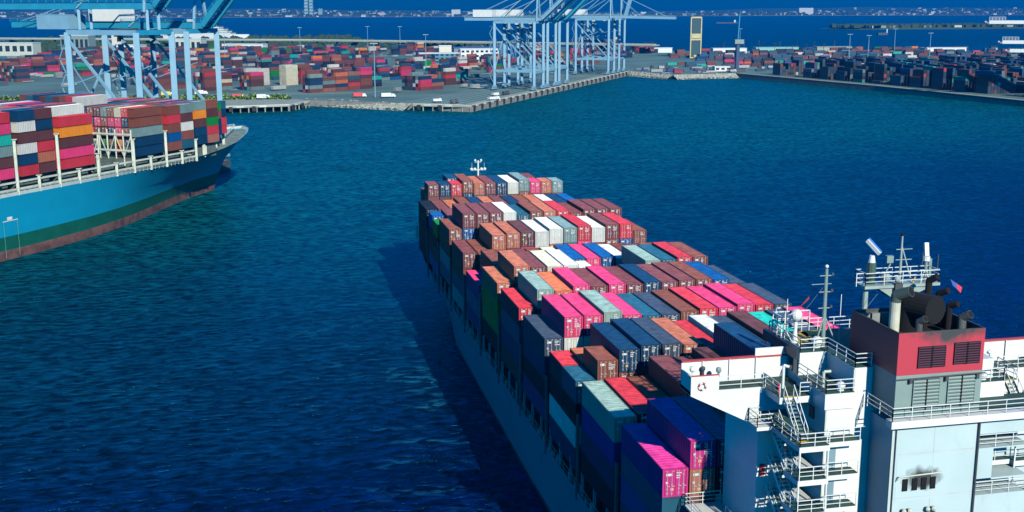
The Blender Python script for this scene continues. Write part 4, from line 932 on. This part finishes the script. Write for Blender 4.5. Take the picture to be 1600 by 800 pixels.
stacks(38, 951, [['brown', 'brown', 'red', 'red', 'brown'], ['maroon', 'navy', 'brown', 'plum']], 4, 6)
stacks(4, 945, [['white'] * 5], 2, 66)
stacks(79, 899, [['plum', 'brown', 'brown', 'salmon'], ['black', 'navy', 'teal']], 5, 7)
stacks(-83, 965, [['brown', 'navy', 'red', 'navy'], ['plum', 'red', 'navy', 'slate']], 7, 8)
stacks(-69, 910, [['brown', 'maroon', 'brown', 'plum'], ['brown', 'plum', 'steelblue', 'navy']], 4, 9)
stacks(148, 913, [['plum', 'plum', 'red', 'maroon', 'white'], ['plum', 'grey', 'teal', 'steelblue']], 8, 10)
stacks(-190, 1037, [['brown', 'navy', 'plum', 'navy', 'plum']], 12, 11)
stacks(-195, 1135, [['pink'], ['green'], ['pink']], 1, 12); stacks(-160, 1117, [['brown', 'navy'], ['red', 'plum']], 5, 13)
stacks(-215, 1060, [['navy', 'red', 'brown', 'plum', 'pink']], 10, 14)
rn = random.Random(11)
for r in range(20):
    y = 985 + r * 34 + rn.uniform(-4, 4)
    for c in range(16):
        x = -330 + c * 48 + r * 8 + rn.uniform(-6, 6)
        # stay left of the middle quay
        v = Vector((x, y, 0)) - QE; s_ = v.dot(DQ); off = v.dot(NQ)
        if off > -75: continue
        if x < -60 and y < 1150: continue
        if rn.random() < .24: continue
        if -20 < x - 150 < 60 and y > 1330 and y < 1500: continue
        block(x, y, AZ, 3, rn.choice((3, 4, 6)), 1, rn.choice((3, 4, 5)), leftpal, r * 50 + c)
# stacks beside the far quay root and rail yard
for r in range(10):
    for c in range(12):
        x = 330 + c * 52 + rn.uniform(-8, 8); y = 1140 + r * 42
        if x < 345 + (y - 1100) * .55: continue
        if rn.random() < .3: continue
        block(x, y, R(75), 3, 1, 1, 2, leftpal, r * 31 + c + 900)
# right terminal
AR = R(-8)
for r in range(15):
    for c in range(9):
        x = 534 + c * 31 + r * (-3.6); y = 665 + r * 22.5
        if rn.random() < .04: continue
        if r == 13 and c < 1: continue
        block(x, y + rn.uniform(-1, 1), AR, 1, 9, 3, 6, rightpal, r * 13 + c + 300, dark=.75)  # colours dimmed further to stand for shade
for r in range(16):
    for c in range(12):
        x = 520 + c * 45; y = 1040 + r * 26
        if y < 1020 + (x - 500) * .1 or rn.random() < .35: continue
        block(x, y, R(80), 2, 2, 1, 3, rightpal, r * 17 + c + 600)
for _ in range(420):
    x = rn.uniform(-300, 330); y = rn.uniform(840, 1650); v = Vector((x, y, 0)) - QE
    if v.dot(NQ) > -40 or v.dot(DQ) < 60: continue
    MASS.add(Matrix.Translation((x, y, 4.9)) @ Matrix.Rotation(-AZ + rn.uniform(-.05, .05), 4, 'Z'), rn.choice((6, 9, 12.2)), 2.4, rn.choice((.3, .3, 1.8, 2.4)), rn.choice(((.6, .62, .58), (.5, .52, .5), (.1, .12, .13), (.35, .38, .36))))
for _ in range(160):
    x = rn.uniform(360, 760); y = 1015 + rn.uniform(6, 110)
    if x > 440 and y < 1045: continue
    MASS.add(Matrix.Translation((x, y, 4.6)) @ Matrix.Rotation(-R(80), 4, 'Z'), rn.choice((3, 6, 9, 12.2)), 2.2, rn.choice((.4, 1.5, 2.4)), rn.choice(((.6, .62, .58), (.5, .52, .5), (.05, .07, .09), (.45, .05, .06), (.35, .38, .36), (.02, .1, .3))))
MASS.build('container_stacks', 'thousands of coloured containers stacked in the terminal yards and inside the ship stows')

# ------------------------------------------------------------------ ship-to-shore cranes
def sts(base, dq, nq, label, gauge=30.5, width=20, hz=52, boom=38, zt=4.2, m=None, mb_=None, blen=58, legw=2.0, back=22, gz=0.0, group='ship-to-shore cranes', apex=26):
    """base: waterside near leg foot. dq along quay, nq towards the water"""
    m = m or CRANE; mb_ = mb_ or CRANEB
    az = math.atan2(dq.x, dq.y)
    t = thing('quay_crane', label, 'crane', (base.x, base.y, zt), 0, group)
    Z = Vector((0, 0, 1))
    def P(a, b, z): return Vector((base.x, base.y, zt)) + dq * a - nq * b + Z * z
    for a in (0, width):
        for b_ in (0, gauge):
            l = LB(); l.beam(P(a, b_, 3.2), P(a, b_, hz), legw, legw, m); l.build('leg', t)
            g = LB(); 
            for q in (-3.2, -1.2, 1.2, 3.2): g.bar(P(a + q, b_ - .5, .6), P(a + q, b_ + .5, .6), .6, DKGREY, 10)
            for q in (-2.2, 2.2): g.beam(P(a + q - 1.7, b_, 1.3), P(a + q + 1.7, b_, 1.3), 1.4, 1.0, m)
            g.beam(P(a - 3, b_, 2.6), P(a + 3, b_, 2.6), 1.5, 1.2, m); g.build('bogie', t)
    br = LB()
    for a in (0, width):
        br.beam(P(a, 0, 14), P(a, gauge, 14), 1.5, 1.9, m)          # portal beam
        br.beam(P(a, 0, 15), P(a, gauge - .5, hz - 3), .85, .85, m)  # diagonal
        br.beam(P(a, 0, hz), P(a, gauge, hz), 1.5, 1.8, m)
    br.build('portal_frame', t)
    for b_ in (0, gauge):
        for zz, w1, w2 in ((hz, 1.4, 1.8), (13, 1.2, 1.5)): sb = LB(); sb.beam(P(0, b_, zz), P(width, b_, zz), w1, w2, mb_ if zz == hz else m); sb.build('sill_beam', t)
    sb = LB()
    sb.beam(P(0, gauge, 14), P(width / 2, gauge, 27), .6, .6, m); sb.beam(P(width, gauge, 14), P(width / 2, gauge, 27), .6, .6, m)
    sb.beam(P(0, gauge, 40), P(width / 2, gauge, 27), .6, .6, m); sb.beam(P(width, gauge, 40), P(width / 2, gauge, 27), .6, .6, m)
    for a in (0, width):
        for zc in (20, 38): sb.bar(P(a, 6 + zc * .1, zc), P(a, gauge - 2, zc - 6), .25, m)
    sb.build('cross_brace', t)
    gd = LB()
    c = width / 2
    hp_ = hz; hz = hz + gz
    if gz:
        for b_ in (0, gauge):
            for a in (c - 3.1, c + 3.1): gd.beam(P(a, b_, hp_), P(a, b_, hz + 1), 1, 1, m)
    for o in (-3.1, 3.1):
        gd.beam(P(c + o, -3, hz + 2.2), P(c + o, gauge + back, hz + 2.2), 1.1, 2.4, mb_)
    for k in range(8): b_ = -2 + k * (gauge + back) / 7.5; gd.beam(P(c - 3, b_, hz + 2), P(c + 3, b_, hz + 2), .5, .8, mb_)
    gd.rail([P(c - 4.2, -3, hz + 3.3), P(c - 4.2, gauge + back, hz + 3.3)], mb_, h=1.2, step=4, r=.07)
    gd.build('trolley_girder', t)
    # A-frame apex
    af = LB()
    ap = P(c, 1, hz + apex)
    for o in (-4.5, 4.5): af.beam(P(c + o, 0, hz), ap, .9, .9, m); af.beam(P(c + o * .9, gauge, hz + 1.5), ap, .5, .5, m)
    for o in (-2.5, 2.5): af.bar(ap, P(c + o, gauge + back - 4, hz + 3.5), .18, m)
    af.build('apex_frame', t)
    bo = LB(); th = R(boom); e = P(c, -3 - blen * math.cos(th), hz + 2.2 + blen * math.sin(th)); s0 = P(c, -3, hz + 2.2)
    side = dq * 3.1
    for o in (-1, 1): bo.beam(s0 + side * o, e + side * o, 1.1, 2.2, mb_)
    for k in range(12):
        p = s0.lerp(e, (k + .5) / 12); bo.beam(p - side, p + side, .5, .8, mb_)
        if k < 11: p2 = s0.lerp(e, (k + 1.5) / 12); bo.bar(p - side, p2 + side, .14, mb_)
    bo.rail([s0 - side * 1.35 + Z * 1.2, e - side * 1.35 + Z * 1.2], mb_, h=1.1, step=4, r=.06)
    bo.build('boom', t)
    fs = LB()
    for q in (.45, .9):
        for o in (-1, 1): fs.bar(ap, s0.lerp(e, q) + side * o, .16, m)
    fs.build('forestay', t)
    mh = LB(); a0 = P(c, gauge + 4, (hz + 3.6) if not gz else hp_ + 1)
    Mh = Matrix(((dq.x, -nq.x, 0, a0.x), (dq.y, -nq.y, 0, a0.y), (0, 0, 1, a0.z), (0, 0, 0, 1)))
    mh.box(-4.5, 4.5, 0, 15, 0, 5.2, WCLEAN if not gz else CRANE, Mh); mh.box(-4.6, 4.6, -.1, 15.1, 5.2, 5.4, m, Mh)
    mh.build('machinery_house', t)
    tr = LB(); tr.box(-2.6, 2.6, -26, -19, -1.6, 0.2, DKGREY, Mh); tr.box(-1.2, 1.2, -19, -16.6, -5.4, -2.2, WCLEAN, Mh); tr.box(-1.1, 1.1, -19.05, -19.0, -4.4, -3, GLASS, Mh); tr.build('trolley_cab', t)
    la = LB()
    for k in range(8):
        z0 = 6 + k * 5; la.bar(P(-1.6, gauge + .6 + (k % 2) * 2.4, z0), P(-1.6, gauge + .6 + ((k + 1) % 2) * 2.4, z0 + 5), .22, m); la.beam(P(-1.6, gauge, z0 + 5), P(-1.6, gauge + 3.2, z0 + 5), .9, .12, m)
    la.build('stairs', t)
    return t
MB = LB
Dq2 = D2; Nq2 = -N2
b1 = P2(95.5, 52, 0); sts(b1, D2, Nq2, 'blue quay crane nearest the left edge with its boom raised', gauge=31, width=19.5, hz=50.5, boom=46, legw=2.1, back=66, mb_=CRANEB, gz=7.2)
b1 = P2(123.7, 52, 0); sts(b1, D2, Nq2, 'quay crane second from left beside the bow, dark boom raised', gauge=31, width=18.8, hz=50.5, boom=46, legw=2.0, back=60, mb_=CRANEB)
for s_, w_, lab, bm in ((131.2, 22, 'pale crane nearest in the middle group, boom raised', 42), (162.8, 21, 'pale crane second in the middle group', 44), (192.6, 22, 'pale crane third in the middle group', 44)):
    sts(QE + DQ * (s_ * 1.03) - NQ * 3, DQ, NQ, lab, width=w_, hz=49, boom=bm, legw=1.9, back=26, mb_=CRANE if s_ == 131.2 else CRANEB)
sts(QE + DQ * 352 - NQ * 3, DQ, NQ, 'far middle crane with its boom lowered level over the water', width=21, hz=49, boom=-1, legw=1.9, back=14, blen=55, mb_=CRANE)
sts(QE + DQ * 392 - NQ * 3, DQ, NQ, 'farthest middle crane with steep raised boom', width=20, hz=49, boom=74, legw=1.8, back=14, blen=50, mb_=CRANE)
MB = _MB
# ends of the white booms reaching in from the right
for i, (x, y, z, L_, lab) in enumerate(((477, 700, 53.6, 60, 'white crane boom tip entering at the right, upper of three'), (488, 700, 40.6, 60, 'white crane boom tip entering at right, middle of three'), (494, 700, 34.9, 60, 'white crane boom tip entering at the right, lowest of three'))):
    t = thing('crane_boom', lab, 'crane', (x, y, z), 0, 'white booms at the right edge'); d = Vector((.86, -.51, 0)); c = Vector((x, y, z))
    q = LB(); q.beam(c, c + d * L_, 3.2, 2.2, WCLEAN); q.build('boom', t)
    q = LB(); q.rail([c + Vector((0, 0, 1.1)), c + d * 10 + Vector((0, 0, 1.1))], WCLEAN, h=2.2, step=2, r=.1); q.beam(c - d * 1.5 + Vector((0, 0, -.4)), c + Vector((0, 0, -.4)), 3, 1, GREYGRN); q.sphere(c - d * 2.2, .8, mat('pale_pink_wheel', (.6, .4, .4), .6), 8, 5); q.build('boom_tip', t)

# ------------------------------------------------------------------ buildings and yard furniture
def bld(name, x, y, az, lx, ly, h, m, label, roof=None, wins=0, z=4.02, floors=1, wm=None):
    t = thing(name, label, 'building', (x, y, z), -az)
    w_ = _MB(); w_.box(0, lx, 0, ly, 0, h, m); w_.build('wall', t)
    r_ = _MB(); r_.box(-.4, lx + .4, -.4, ly + .4, h, h + .7, roof or WCLEAN); r_.build('roof', t)
    if wins:
        for f in range(floors):
            for k in range(wins):
                g = _MB(); a = lx / wins; zz = h * (f + .35) / floors; g.box(k * a + a * .2, k * a + a * .8, -.12, -.01, zz, zz + h / floors * .45, GLASS); g.build('window', t)
    return t
bld('office_building', 178, 1275, R(4), 44, 20, 11, mat('teal_cladding', (.05, .20, .26), .5), 'teal-glazed half of the terminal office beyond the yard', WCLEAN, 8, floors=3)
bld('office_building', 224, 1278, R(4), 42, 20, 15, WCLEAN, 'white terminal office with rows of square windows', WCLEAN, 8, floors=3)
bld('stair_block', 268, 1282, R(4), 22, 16, 20, mat('blue_cladding', (.03, .12, .25), .5), 'tall blue-grey block beside the white office', DKGREY)
bld('warehouse', 228, 1345, R(6), 80, 40, 14, mat('grey_cladding', (.16, .22, .22), .6), 'long grey warehouse behind the middle cranes', mat('blue_roof', (.03, .09, .22), .6), 0)
bld('gate_building', 210, 1340, R(6), 14, 12, 17, mat('cream_cladding', (.6, .58, .45), .6), 'cream block at the warehouse end')
for i, (x, y, lx, c, lb) in enumerate(((600, 1480, 46, WCLEAN, 'white long shed nearest the pier tower'), (670, 1500, 60, mat('sage_roof', (.2, .42, .36), .6), 'green-roofed long shed right of the pier tower'), (760, 1500, 50, CONC, 'grey low shed before the bay'), (880, 1430, 60, WCLEAN, 'white-walled shed at the right yard edge'), (520, 1520, 36, WCLEAN, 'white shed between the crane quay and pier tower'), (455, 1580, 30, WCLEAN, 'small white shed at the far quay root'))):
    bld('shed', x, y, R(5), lx, 14, 6, c, lb, c)
bld('waterfront_shed', 430, 1055, R(5), 16, 8, 4, WCLEAN, 'small white shed at the riprap between terminals', WCLEAN, 3)
for i, (x, y, lx, h, c, lb) in enumerate(((-330, 1640, 60, 16, CREAM, 'cream terminal hall far left behind the cranes'), (-250, 1690, 40, 24, GREYGRN, 'grey-green tower block far left behind the cranes'), (-190, 1650, 50, 12, WCLEAN, 'white low hall behind the left crane legs'), (-110, 1700, 46, 18, CREAM, 'cream shed block behind the second left crane'), (-40, 1720, 60, 10, WCLEAN, 'long white shed left of the viaduct masts'))):
    bld('terminal_hall', x, y, R(20), lx, 20, h, c, lb, WCLEAN, 6)
# viaduct across the back
vd = thing('viaduct', 'long pale road viaduct behind the container yard', 'bridge', (-400, 2050, 4))
q = LB(); pts = [(-500, 2150), (-200, 2000), (100, 1850), (330, 1660), (520, 1480)]
for a, b in zip(pts[:-1], pts[1:]): q.beam((*a, 15), (*b, 15), 22, 1.6, CONC); q.beam((*a, 16.4), (*b, 16.4), .4, 1.2, CREAM)
q.build('road_deck', vd); q = LB()
for a, b in zip(pts[:-1], pts[1:]):
    for k in range(8): p = Vector((*a, 0)).lerp(Vector((*b, 0)), k / 8); q.bar((p.x, p.y, 3), (p.x, p.y, 14.5), 1.6, CONC, 8)
q.build('piers', vd)
# lift tower with yellow frame beyond
TAN = mat('tan_steel', (.46, .42, .20), .6)
tw = thing('pier_tower', 'yellow-framed twin-leg steel lift tower at the far shore', 'tower', (522, 1345, 4))
q = LB()
for x in (516, 529): q.beam((x, 1345, 4), (x, 1345, 52), 1.3, 1.3, TAN)
q.build('leg', tw); q = LB()
q.box(517, 528, 1344, 1346, 27.5, 31, TAN); q.build('crossbeam', tw)
for z in (4.5, 26, 32, 52): q = LB(); q.beam((516, 1345, z), (529, 1345, z), 1.4, 1.8, TAN); q.build('crossbeam', tw)
q = LB(); q.box(517.2, 527.8, 1344.6, 1345.4, 33, 50.5, mat('tower_mesh', (.012, .06, .07), .6)); q.box(517.2, 527.8, 1344.6, 1345.4, 6, 25, mat('tower_mesh')); q.build('panel', tw)
q = LB(); q.sphere((516, 1330, 6.5), 2.2, TAN, 10, 6); q.sphere((524, 1330, 6.5), 2.2, TAN, 10, 6); q.build('tank', tw)
# dark mobile crane by the right terminal corner
mc = thing('mobile_crane', 'dark blue harbour crane tower by the riprap corner', 'crane', (448, 1045, 4))
q = LB(); q.beam((448, 1045, 4), (448, 1045, 34), 3.2, 3.2, mat('navy_steel', (.02, .06, .12), .5)); q.build('tower', mc)
q = LB(); q.box(444, 453, 1042, 1048, 30, 34, GREYGRN); q.beam((448, 1045, 34), (449, 1045, 58), .8, .8, CRANEB); q.build('cab', mc)
q = LB(); q.box(442, 455, 1040, 1050, 4.1, 7, DKGREY); q.build('chassis', mc)
# blue straddle gantry near the far quay
gc = thing('gantry_crane', 'dark blue rubber-tyred gantry between the far middle cranes', 'crane', (330, 1120, 4))
q = LB(); NB = mat('gantry_navy', (.01, .05, .14), .5)
for x in (318, 348):
    for y in (1112, 1124): q.beam((x, y, 4), (x, y, 32), 1.2, 1.2, NB)
q.build('leg', gc); q = LB()
for y in (1112, 1124): q.beam((316, y, 32), (350, y, 32), 1.4, 2.2, NB); q.bar((318, y, 31), (333, y, 18), .4, NB); q.bar((348, y, 31), (333, y, 18), .4, NB)
q.build('top_beam', gc); q = LB(); q.box(346, 350, 1111, 1115, 33.2, 35.4, YEL); q.build('beacon_box', gc); q = LB(); q.box(316, 319, 1111, 1115, 33.2, 35, YEL); q.build('beacon_box', gc)

# light masts
def mast(x, y, h, label, lamp=True, z=4.0):
    t = thing('light_mast', label, 'light mast', (x, y, z), 0, 'tall light masts in the yards')
    q = _MB(); q.bar((0, 0, 0), (0, 0, h), .38, CRANE, 8, .2); q.build('pole', t)
    if lamp:
        q = _MB(); q.bar((-2.6, 0, h), (2.6, 0, h), .22, WCLEAN, 6)
        for k in range(5): q.box(-2.0 + k * .9, -1.6 + k * .9, -.4, .1, h - .2, h + .2, CRANE)
        q.build('lamp_head', t)
ms = [(81, 800, 36, 'pale light mast by the riprap edge, nearest in the left yard'), (167, 1150, 34, 'light mast before the white office building'), (280, 1290, 36, 'light mast left of the warehouse'), (-28, 1330, 34, 'light mast behind the white reefer stacks'), (60, 1500, 36, 'light mast in front of the viaduct, left one'),
      (150, 1560, 36, 'light mast in front of the viaduct, middle one'), (190, 1540, 36, 'light mast in front of the viaduct, right of middle'), (350, 1500, 34, 'light mast beside the stair block'), (590, 1370, 34, 'light mast just right of the yellow-framed tower'), (566, 1050, 34, 'light mast at the left end of the right yard'),
      (600, 1075, 32, 'second light mast of the right yard'), (668, 1075, 34, 'third light mast of the right yard'), (842, 1060, 32, 'light mast in the middle of the right yard'), (1010, 1075, 28, 'light mast near the right frame edge, left of its pair'), (1050, 1100, 27, 'light mast near the right frame edge, right of its pair'), (470, 1500, 30, 'far light mast left of the tower'), (760, 1300, 34, 'faint light mast beyond the right yard'), (940, 1240, 30, 'faint light mast before the island')]
for x, y, h, l in ms: mast(x, y, h, l)
# palms along the bay side
def palm(x, y, h, label, seed):
    rn = random.Random(seed); t = thing('palm_tree', label, 'palm tree', (x, y, 4), 0, 'palms along the bay')
    q = _MB(); q.bar((0, 0, 0), (.3, 0, h), .35, mat('palm_trunk', (.10, .08, .05), .9), 6, .25); q.build('trunk', t)
    q = _MB()
    for k in range(26):
        a = k * 2.4; el = rn.uniform(-.5, .9); L_ = rn.uniform(2.2, 3.3); c = Vector((.3, 0, h)); d = Vector((math.cos(a) * math.cos(el), math.sin(a) * math.cos(el), math.sin(el))); s = Vector((-math.sin(a), math.cos(a), 0)) * .35
        m1 = c + d * L_ * .6; e = c + d * L_ + Vector((0, 0, -1.0)); q.poly([c, m1 + s, e, m1 - s], LEAF)
    q.build('crown', t)
k = 0
for px, py in [(352 + i * 22, 1650 - i * 6) for i in range(8)] + [(640 + i * 26, 1540 - i * 3) for i in range(9)] + [(640 + i * 22, 1420) for i in range(5)]:
    k += 1; palm(px + random.uniform(-4, 4), py, random.uniform(11, 15), f'dark palm silhouette against the bay, {ORD[(k - 1) % 16]} of the {"left" if k <= 8 else ("middle" if k <= 16 else "right")} row', k)
# green shrubs along the wharf behind the moored ship
def leafmass(mb, c, rx, ry, rz, n, m1, m2, rn, s=.5):
    for _ in range(n):
        u = rn.uniform(0, 2 * math.pi); v = math.acos(rn.uniform(-1, 1)); rr = rn.uniform(.5, 1) ; p = Vector((c[0] + rx * rr * math.sin(v) * math.cos(u), c[1] + ry * rr * math.sin(v) * math.sin(u), c[2] + rz * rr * abs(math.cos(v))))
        a = Vector((rn.gauss(0, 1), rn.gauss(0, 1), rn.gauss(0, 1))).normalized() * s; b = a.cross(Vector((rn.gauss(0, 1), rn.gauss(0, 1), rn.gauss(0, 1)))).normalized() * s
        mb.poly([p - a, p + b, p + a, p - b], m1 if rn.random() < .55 else m2)
rn = random.Random(21); q = _MB(); x = -262
while x < 22:
    leafmass(q, (x, 832 - (x + 200) * .16 + rn.uniform(-3, 3), 4), rn.uniform(2, 3.4), 2.2, rn.uniform(2.4, 4.2), 60, LEAFL, LEAF, rn, .85); x += rn.uniform(2.2, 5)
tag(q.build('shrubs'), 'bright green shrubs lining the wharf behind the moored blue ship', 'shrubs', kind='stuff')

# vehicles
def truck(x, y, az, body, label, L_=8.0, kind='truck'):
    t = thing(kind, label, kind, (x, y, 4.05), -az, None)
    q = _MB(); q.prism([(-1.2, 0), (1.2, 0), (1.2, L_ * .68), (-1.2, L_ * .68)], .9, 3.3 if kind == 'truck' else 2.4, body); q.build('body', t)
    M = Matrix(((0, 0, 1, -1.15), (1, 0, 0, L_ * .7), (0, 1, 0, 0), (0, 0, 0, 1)))
    q = _MB(); q.prism([(0, .7), (L_ * .3, .7), (L_ * .3, 1.5), (L_ * .2, 2.7), (0, 2.7)], 0, 2.3, body if kind != 'truck' else WCLEAN, M); q.build('cab', t)
    q = _MB(); q.poly([(-1.05, L_ * .985, 1.55), (1.05, L_ * .985, 1.55), (1.05, L_ * .92, 2.5), (-1.05, L_ * .92, 2.5)], GLASS); q.build('windscreen', t)
    for sx in (-1.15, 1.15):
        for yy in (L_ * .18, L_ * .84):
            q = _MB(); q.bar((sx - .15, yy, .5), (sx + .15, yy, .5), .5, RUBBER, 10); q.build('wheel', t)
for a in ((150, 752, R(60), WCLEAN, 'cream van driving on the quay apron near the middle cranes', 9, 'van'), (84, 792, R(80), WCLEAN, 'white truck parked at the base of the nearest light mast', 10, 'truck'), (112, 745, R(75), WCLEAN, 'white van behind the yellow dock kerb', 6, 'van'),
          (122, 735, R(85), DKGREY, 'dark car parked near the dock corner', 5, 'car'), (66, 800, R(85), REDP, 'red and white truck on the riprap road', 9, 'truck'), (-40, 850, R(80), WCLEAN, 'white truck on the apron behind the shrubs', 9, 'truck'), (-120, 848, R(80), mat('blue_body', (.02, .1, .35), .5), 'blue truck on the apron behind the blue ship', 12, 'truck'),
          (-62, 842, R(80), mat('yellow_body', (.6, .5, .1), .5), 'yellow truck near the cranes behind the blue ship', 9, 'truck'), (-14, 806, R(82), REDP, 'red truck on the near wharf', 9, 'truck'), (2, 800, R(82), WCLEAN, 'white truck on the near wharf', 9, 'truck'), (170, 800, R(60), DKGREY, 'dark car on the crane apron', 5, 'car'), (160, 788, R(60), WCLEAN, 'white car on the crane apron', 5, 'car'), (436, 1034, R(80), WCLEAN, 'white van at the riprap corner', 7, 'van')):
    truck(a[0], a[1], a[2], a[3], a[4], a[5], a[6])
# white ground barriers and paint
q = _MB()
PL = mat('road_line_paint', (.5, .52, .48), .8)
for k in range(7):
    a = QE + DQ * 6 - NQ * (14 + k * 6); b = a + DQ * 380; d = NQ * .25
    q.poly([(a - d) + Vector((0, 0, 4.006)), (a + d) + Vector((0, 0, 4.006)), (b + d) + Vector((0, 0, 4.006)), (b - d) + Vector((0, 0, 4.006))], PL)
for k in range(8):
    a = Vector((-150 + k * 2, 842 + k * 2.6, 4.006)); b = a + Vector((230, -4, 0)); q.poly([a, b, b + Vector((0, .4, 0)), a + Vector((0, .4, 0))][::1], PL)
tag(q.build('road_markings'), kind='structure')

# ------------------------------------------------------------------ ships and far shore
cs = thing('cruise_ship', 'white cruise ship with stepped decks beyond the left cranes', 'ship', (-170, 2560, 0), R(-25))
q = _MB(); 
hullp = [(0, -14), (150, -14), (185, 0), (150, 14), (0, 14)]
q.prism([(x, y) for x, y in hullp], -1, 12, WCLEAN); q.build('hull', cs)
for k, (x0, x1, z) in enumerate(((5, 150, 12), (10, 142, 16), (14, 134, 20), (20, 124, 24), (30, 110, 28))):
    q = _MB(); q.box(x0, x1, -12.5 + k, 12.5 - k, z, z + 3.2, WCLEAN); q.box(x0 - 1, x1 + 1, -13 + k, 13 - k, z + 3.2, z + 4, GREYGRN); q.build('deck', cs)
q = _MB(); q.prism([(50, -4), (66, -4), (66, 4), (50, 4)], 32, 42, WCLEAN); q.build('funnel', cs)
def cargo(x, y, rz, L_, label, m):
    t = thing('cargo_boat', label, 'boat', (x, y, 0), rz); q = _MB(); q.prism([(0, -6), (L_ * .85, -6), (L_, 0), (L_ * .85, 6), (0, 6)], -1, 5, m); q.build('hull', t)
    q = _MB(); q.box(L_ * .78, L_ * .86, -4, 4, 5, 14, WCLEAN); q.build('wheelhouse', t)
cargo(1890, 4640, R(-8), 95, 'small dark cargo boat on the bay right of the tower', DKGREY); cargo(1450, 2560, R(-10), 26, 'small workboat in front of the island', DKGREY)
# far land with hills
def terrain(name, x0, x1, y0, y1, nx, ny, hf, m):
    q = _MB(); 
    for j in range(ny + 1):
        for i in range(nx + 1):
            x = x0 + (x1 - x0) * i / nx; y = y0 + (y1 - y0) * j / ny; q.v.append((x, y, hf(x, y, i / nx, j / ny)))
    for j in range(ny):
        for i in range(nx): a = j * (nx + 1) + i; q.f.append([a, a + 1, a + nx + 2, a + nx + 1]); q.m.append(q.mi(m))
    return tag(q.build(name), kind='structure')
FARG = mat('far_land_green', (.035, .065, .035), .9, .5, .004)
def hf(x, y, u, v): return -1 + 9 * min(1, v * 30) + 60 * v * (0.5 + .5 * math.sin(x * .0007 + 2) ) + 5 * math.sin(x * .004) * v
terrain('far_shore', -6000, 16000, 9000, 15000, 90, 20, hf, FARG)
mb = MB(); mb.poly([(-6000, 8940, 1.2), (16000, 8940, 1.2), (16000, 9060, 2.2), (-6000, 9060, 2.2)], mat('beach_sand', (.5, .48, .38), .9)); mb.v = mb.v; struct('beach', mb)
rn = random.Random(99); q = _MB(); fw = [CREAM, WCLEAN, CONC, PILE, mat('far_wall', (.5, .45, .38), .8), GREYGRN]
for _ in range(1700):
    x = rn.uniform(-3500, 12500); v = rn.random() ** 2.2; y = 9080 + v * 4200
    if (y - 9000) and rn.random() < .1: continue
    L_ = rn.uniform(15, 55); h = rn.uniform(6, 13) * (2.2 if rn.random() < .05 else 1); z = hf(x, y, 0, (y - 9000) / 6000) - 1
    q.box(x, x + L_, y, y + 20, z, z + h, rn.choice(fw))
tag(q.build('distant_town'), 'distant low-rise town spread along the far shore', 'town', kind='stuff')
q = _MB()
for _ in range(5200):
    x = rn.uniform(-3500, 12500); v = rn.random() ** 1.8; y = 9060 + v * 4600; z = hf(x, y, 0, (y - 9000) / 6000) - 1; s = rn.uniform(10, 26)
    q.sphere((x, y, z + s * .3), s * .8, LEAF, 5, 3, rn.uniform(.5, .8))
tag(q.build('distant_trees'), 'dark tree cover between the buildings of the far shore', 'trees', kind='stuff')
for x, lx, h, l in ((415, 26, 150, 'pale twin-slab high-rise towers on the far shore, left one'), (452, 26, 140, 'pale high-rise tower on the far shore right beside the first'), (520, 30, 60, 'lower tower right of the pale high-rise pair'), (1560, 70, 52, 'white block rising on the far shore right of the towers'), (1690, 120, 30, 'broad white complex on the far shore'), (4530, 120, 60, 'white hilltop building on the right far shore')):
    bld('high_rise', x, 9300, R(10), lx, 40, h, mat('tower_glass_green', (.35, .55, .5), .5) if lx < 40 else WCLEAN, l, WCLEAN, 3 if lx < 40 else 0, floors=6, z=2)
isl = _MB(); 
def hi(x, y, u, v): return -1 + 6 * min(1, 8 * min(u, 1 - u, v * 1.2, (1 - v) * 1.2)) 
terrain('island', 1700, 3050, 3180, 3420, 60, 14, hi, FARG)
q = _MB()
for _ in range(900):
    x = rn.uniform(1740, 3010); y = rn.uniform(3215, 3390); s = rn.uniform(5, 12); q.sphere((x, y, 5 + s * .3), s, LEAF, 5, 3, .7)
for _ in range(14): x = rn.uniform(1760, 2900); q.box(x, x + 25, 3215, 3225, 4, 11, rn.choice(fw))
tag(q.build('island_trees'), 'low trees and sheds covering the narrow island in the bay', 'trees', kind='stuff')
# tree belt and clutter on the far side of the left yard
q = _MB()
for _ in range(900):
    x = rn.uniform(-420, 360); y = rn.uniform(1700, 2400) if x < 200 else rn.uniform(1700, 1850); s = rn.uniform(3, 8); q.sphere((x, y, 4 + s * .5), s, LEAF, 5, 3, .8)
tag(q.build('tree_belt'), 'dark tree belt between the yard and the bay', 'trees', kind='stuff')

# ------------------------------------------------------------------ air
hz_ = _MB(); hz_.box(-7000, 17000, -300, 16000, -3, 215, mat('tmp'))
hz_.box; ho = hz_.build('haze'); tag(ho, kind='stuff')
hm = bpy.data.materials.new('haze_air'); hm.use_nodes = True; hm.node_tree.nodes.clear()
pv = hm.node_tree.nodes.new('ShaderNodeVolumePrincipled'); pv.inputs['Color'].default_value = (.0, .14, .42, 1); pv.inputs['Density'].default_value = 0.00009; pv.inputs['Anisotropy'].default_value = 0.0
oo = hm.node_tree.nodes.new('ShaderNodeOutputMaterial'); hm.node_tree.links.new(pv.outputs[0], oo.inputs['Volume'])
ho.data.materials.clear(); ho.data.materials.append(hm)
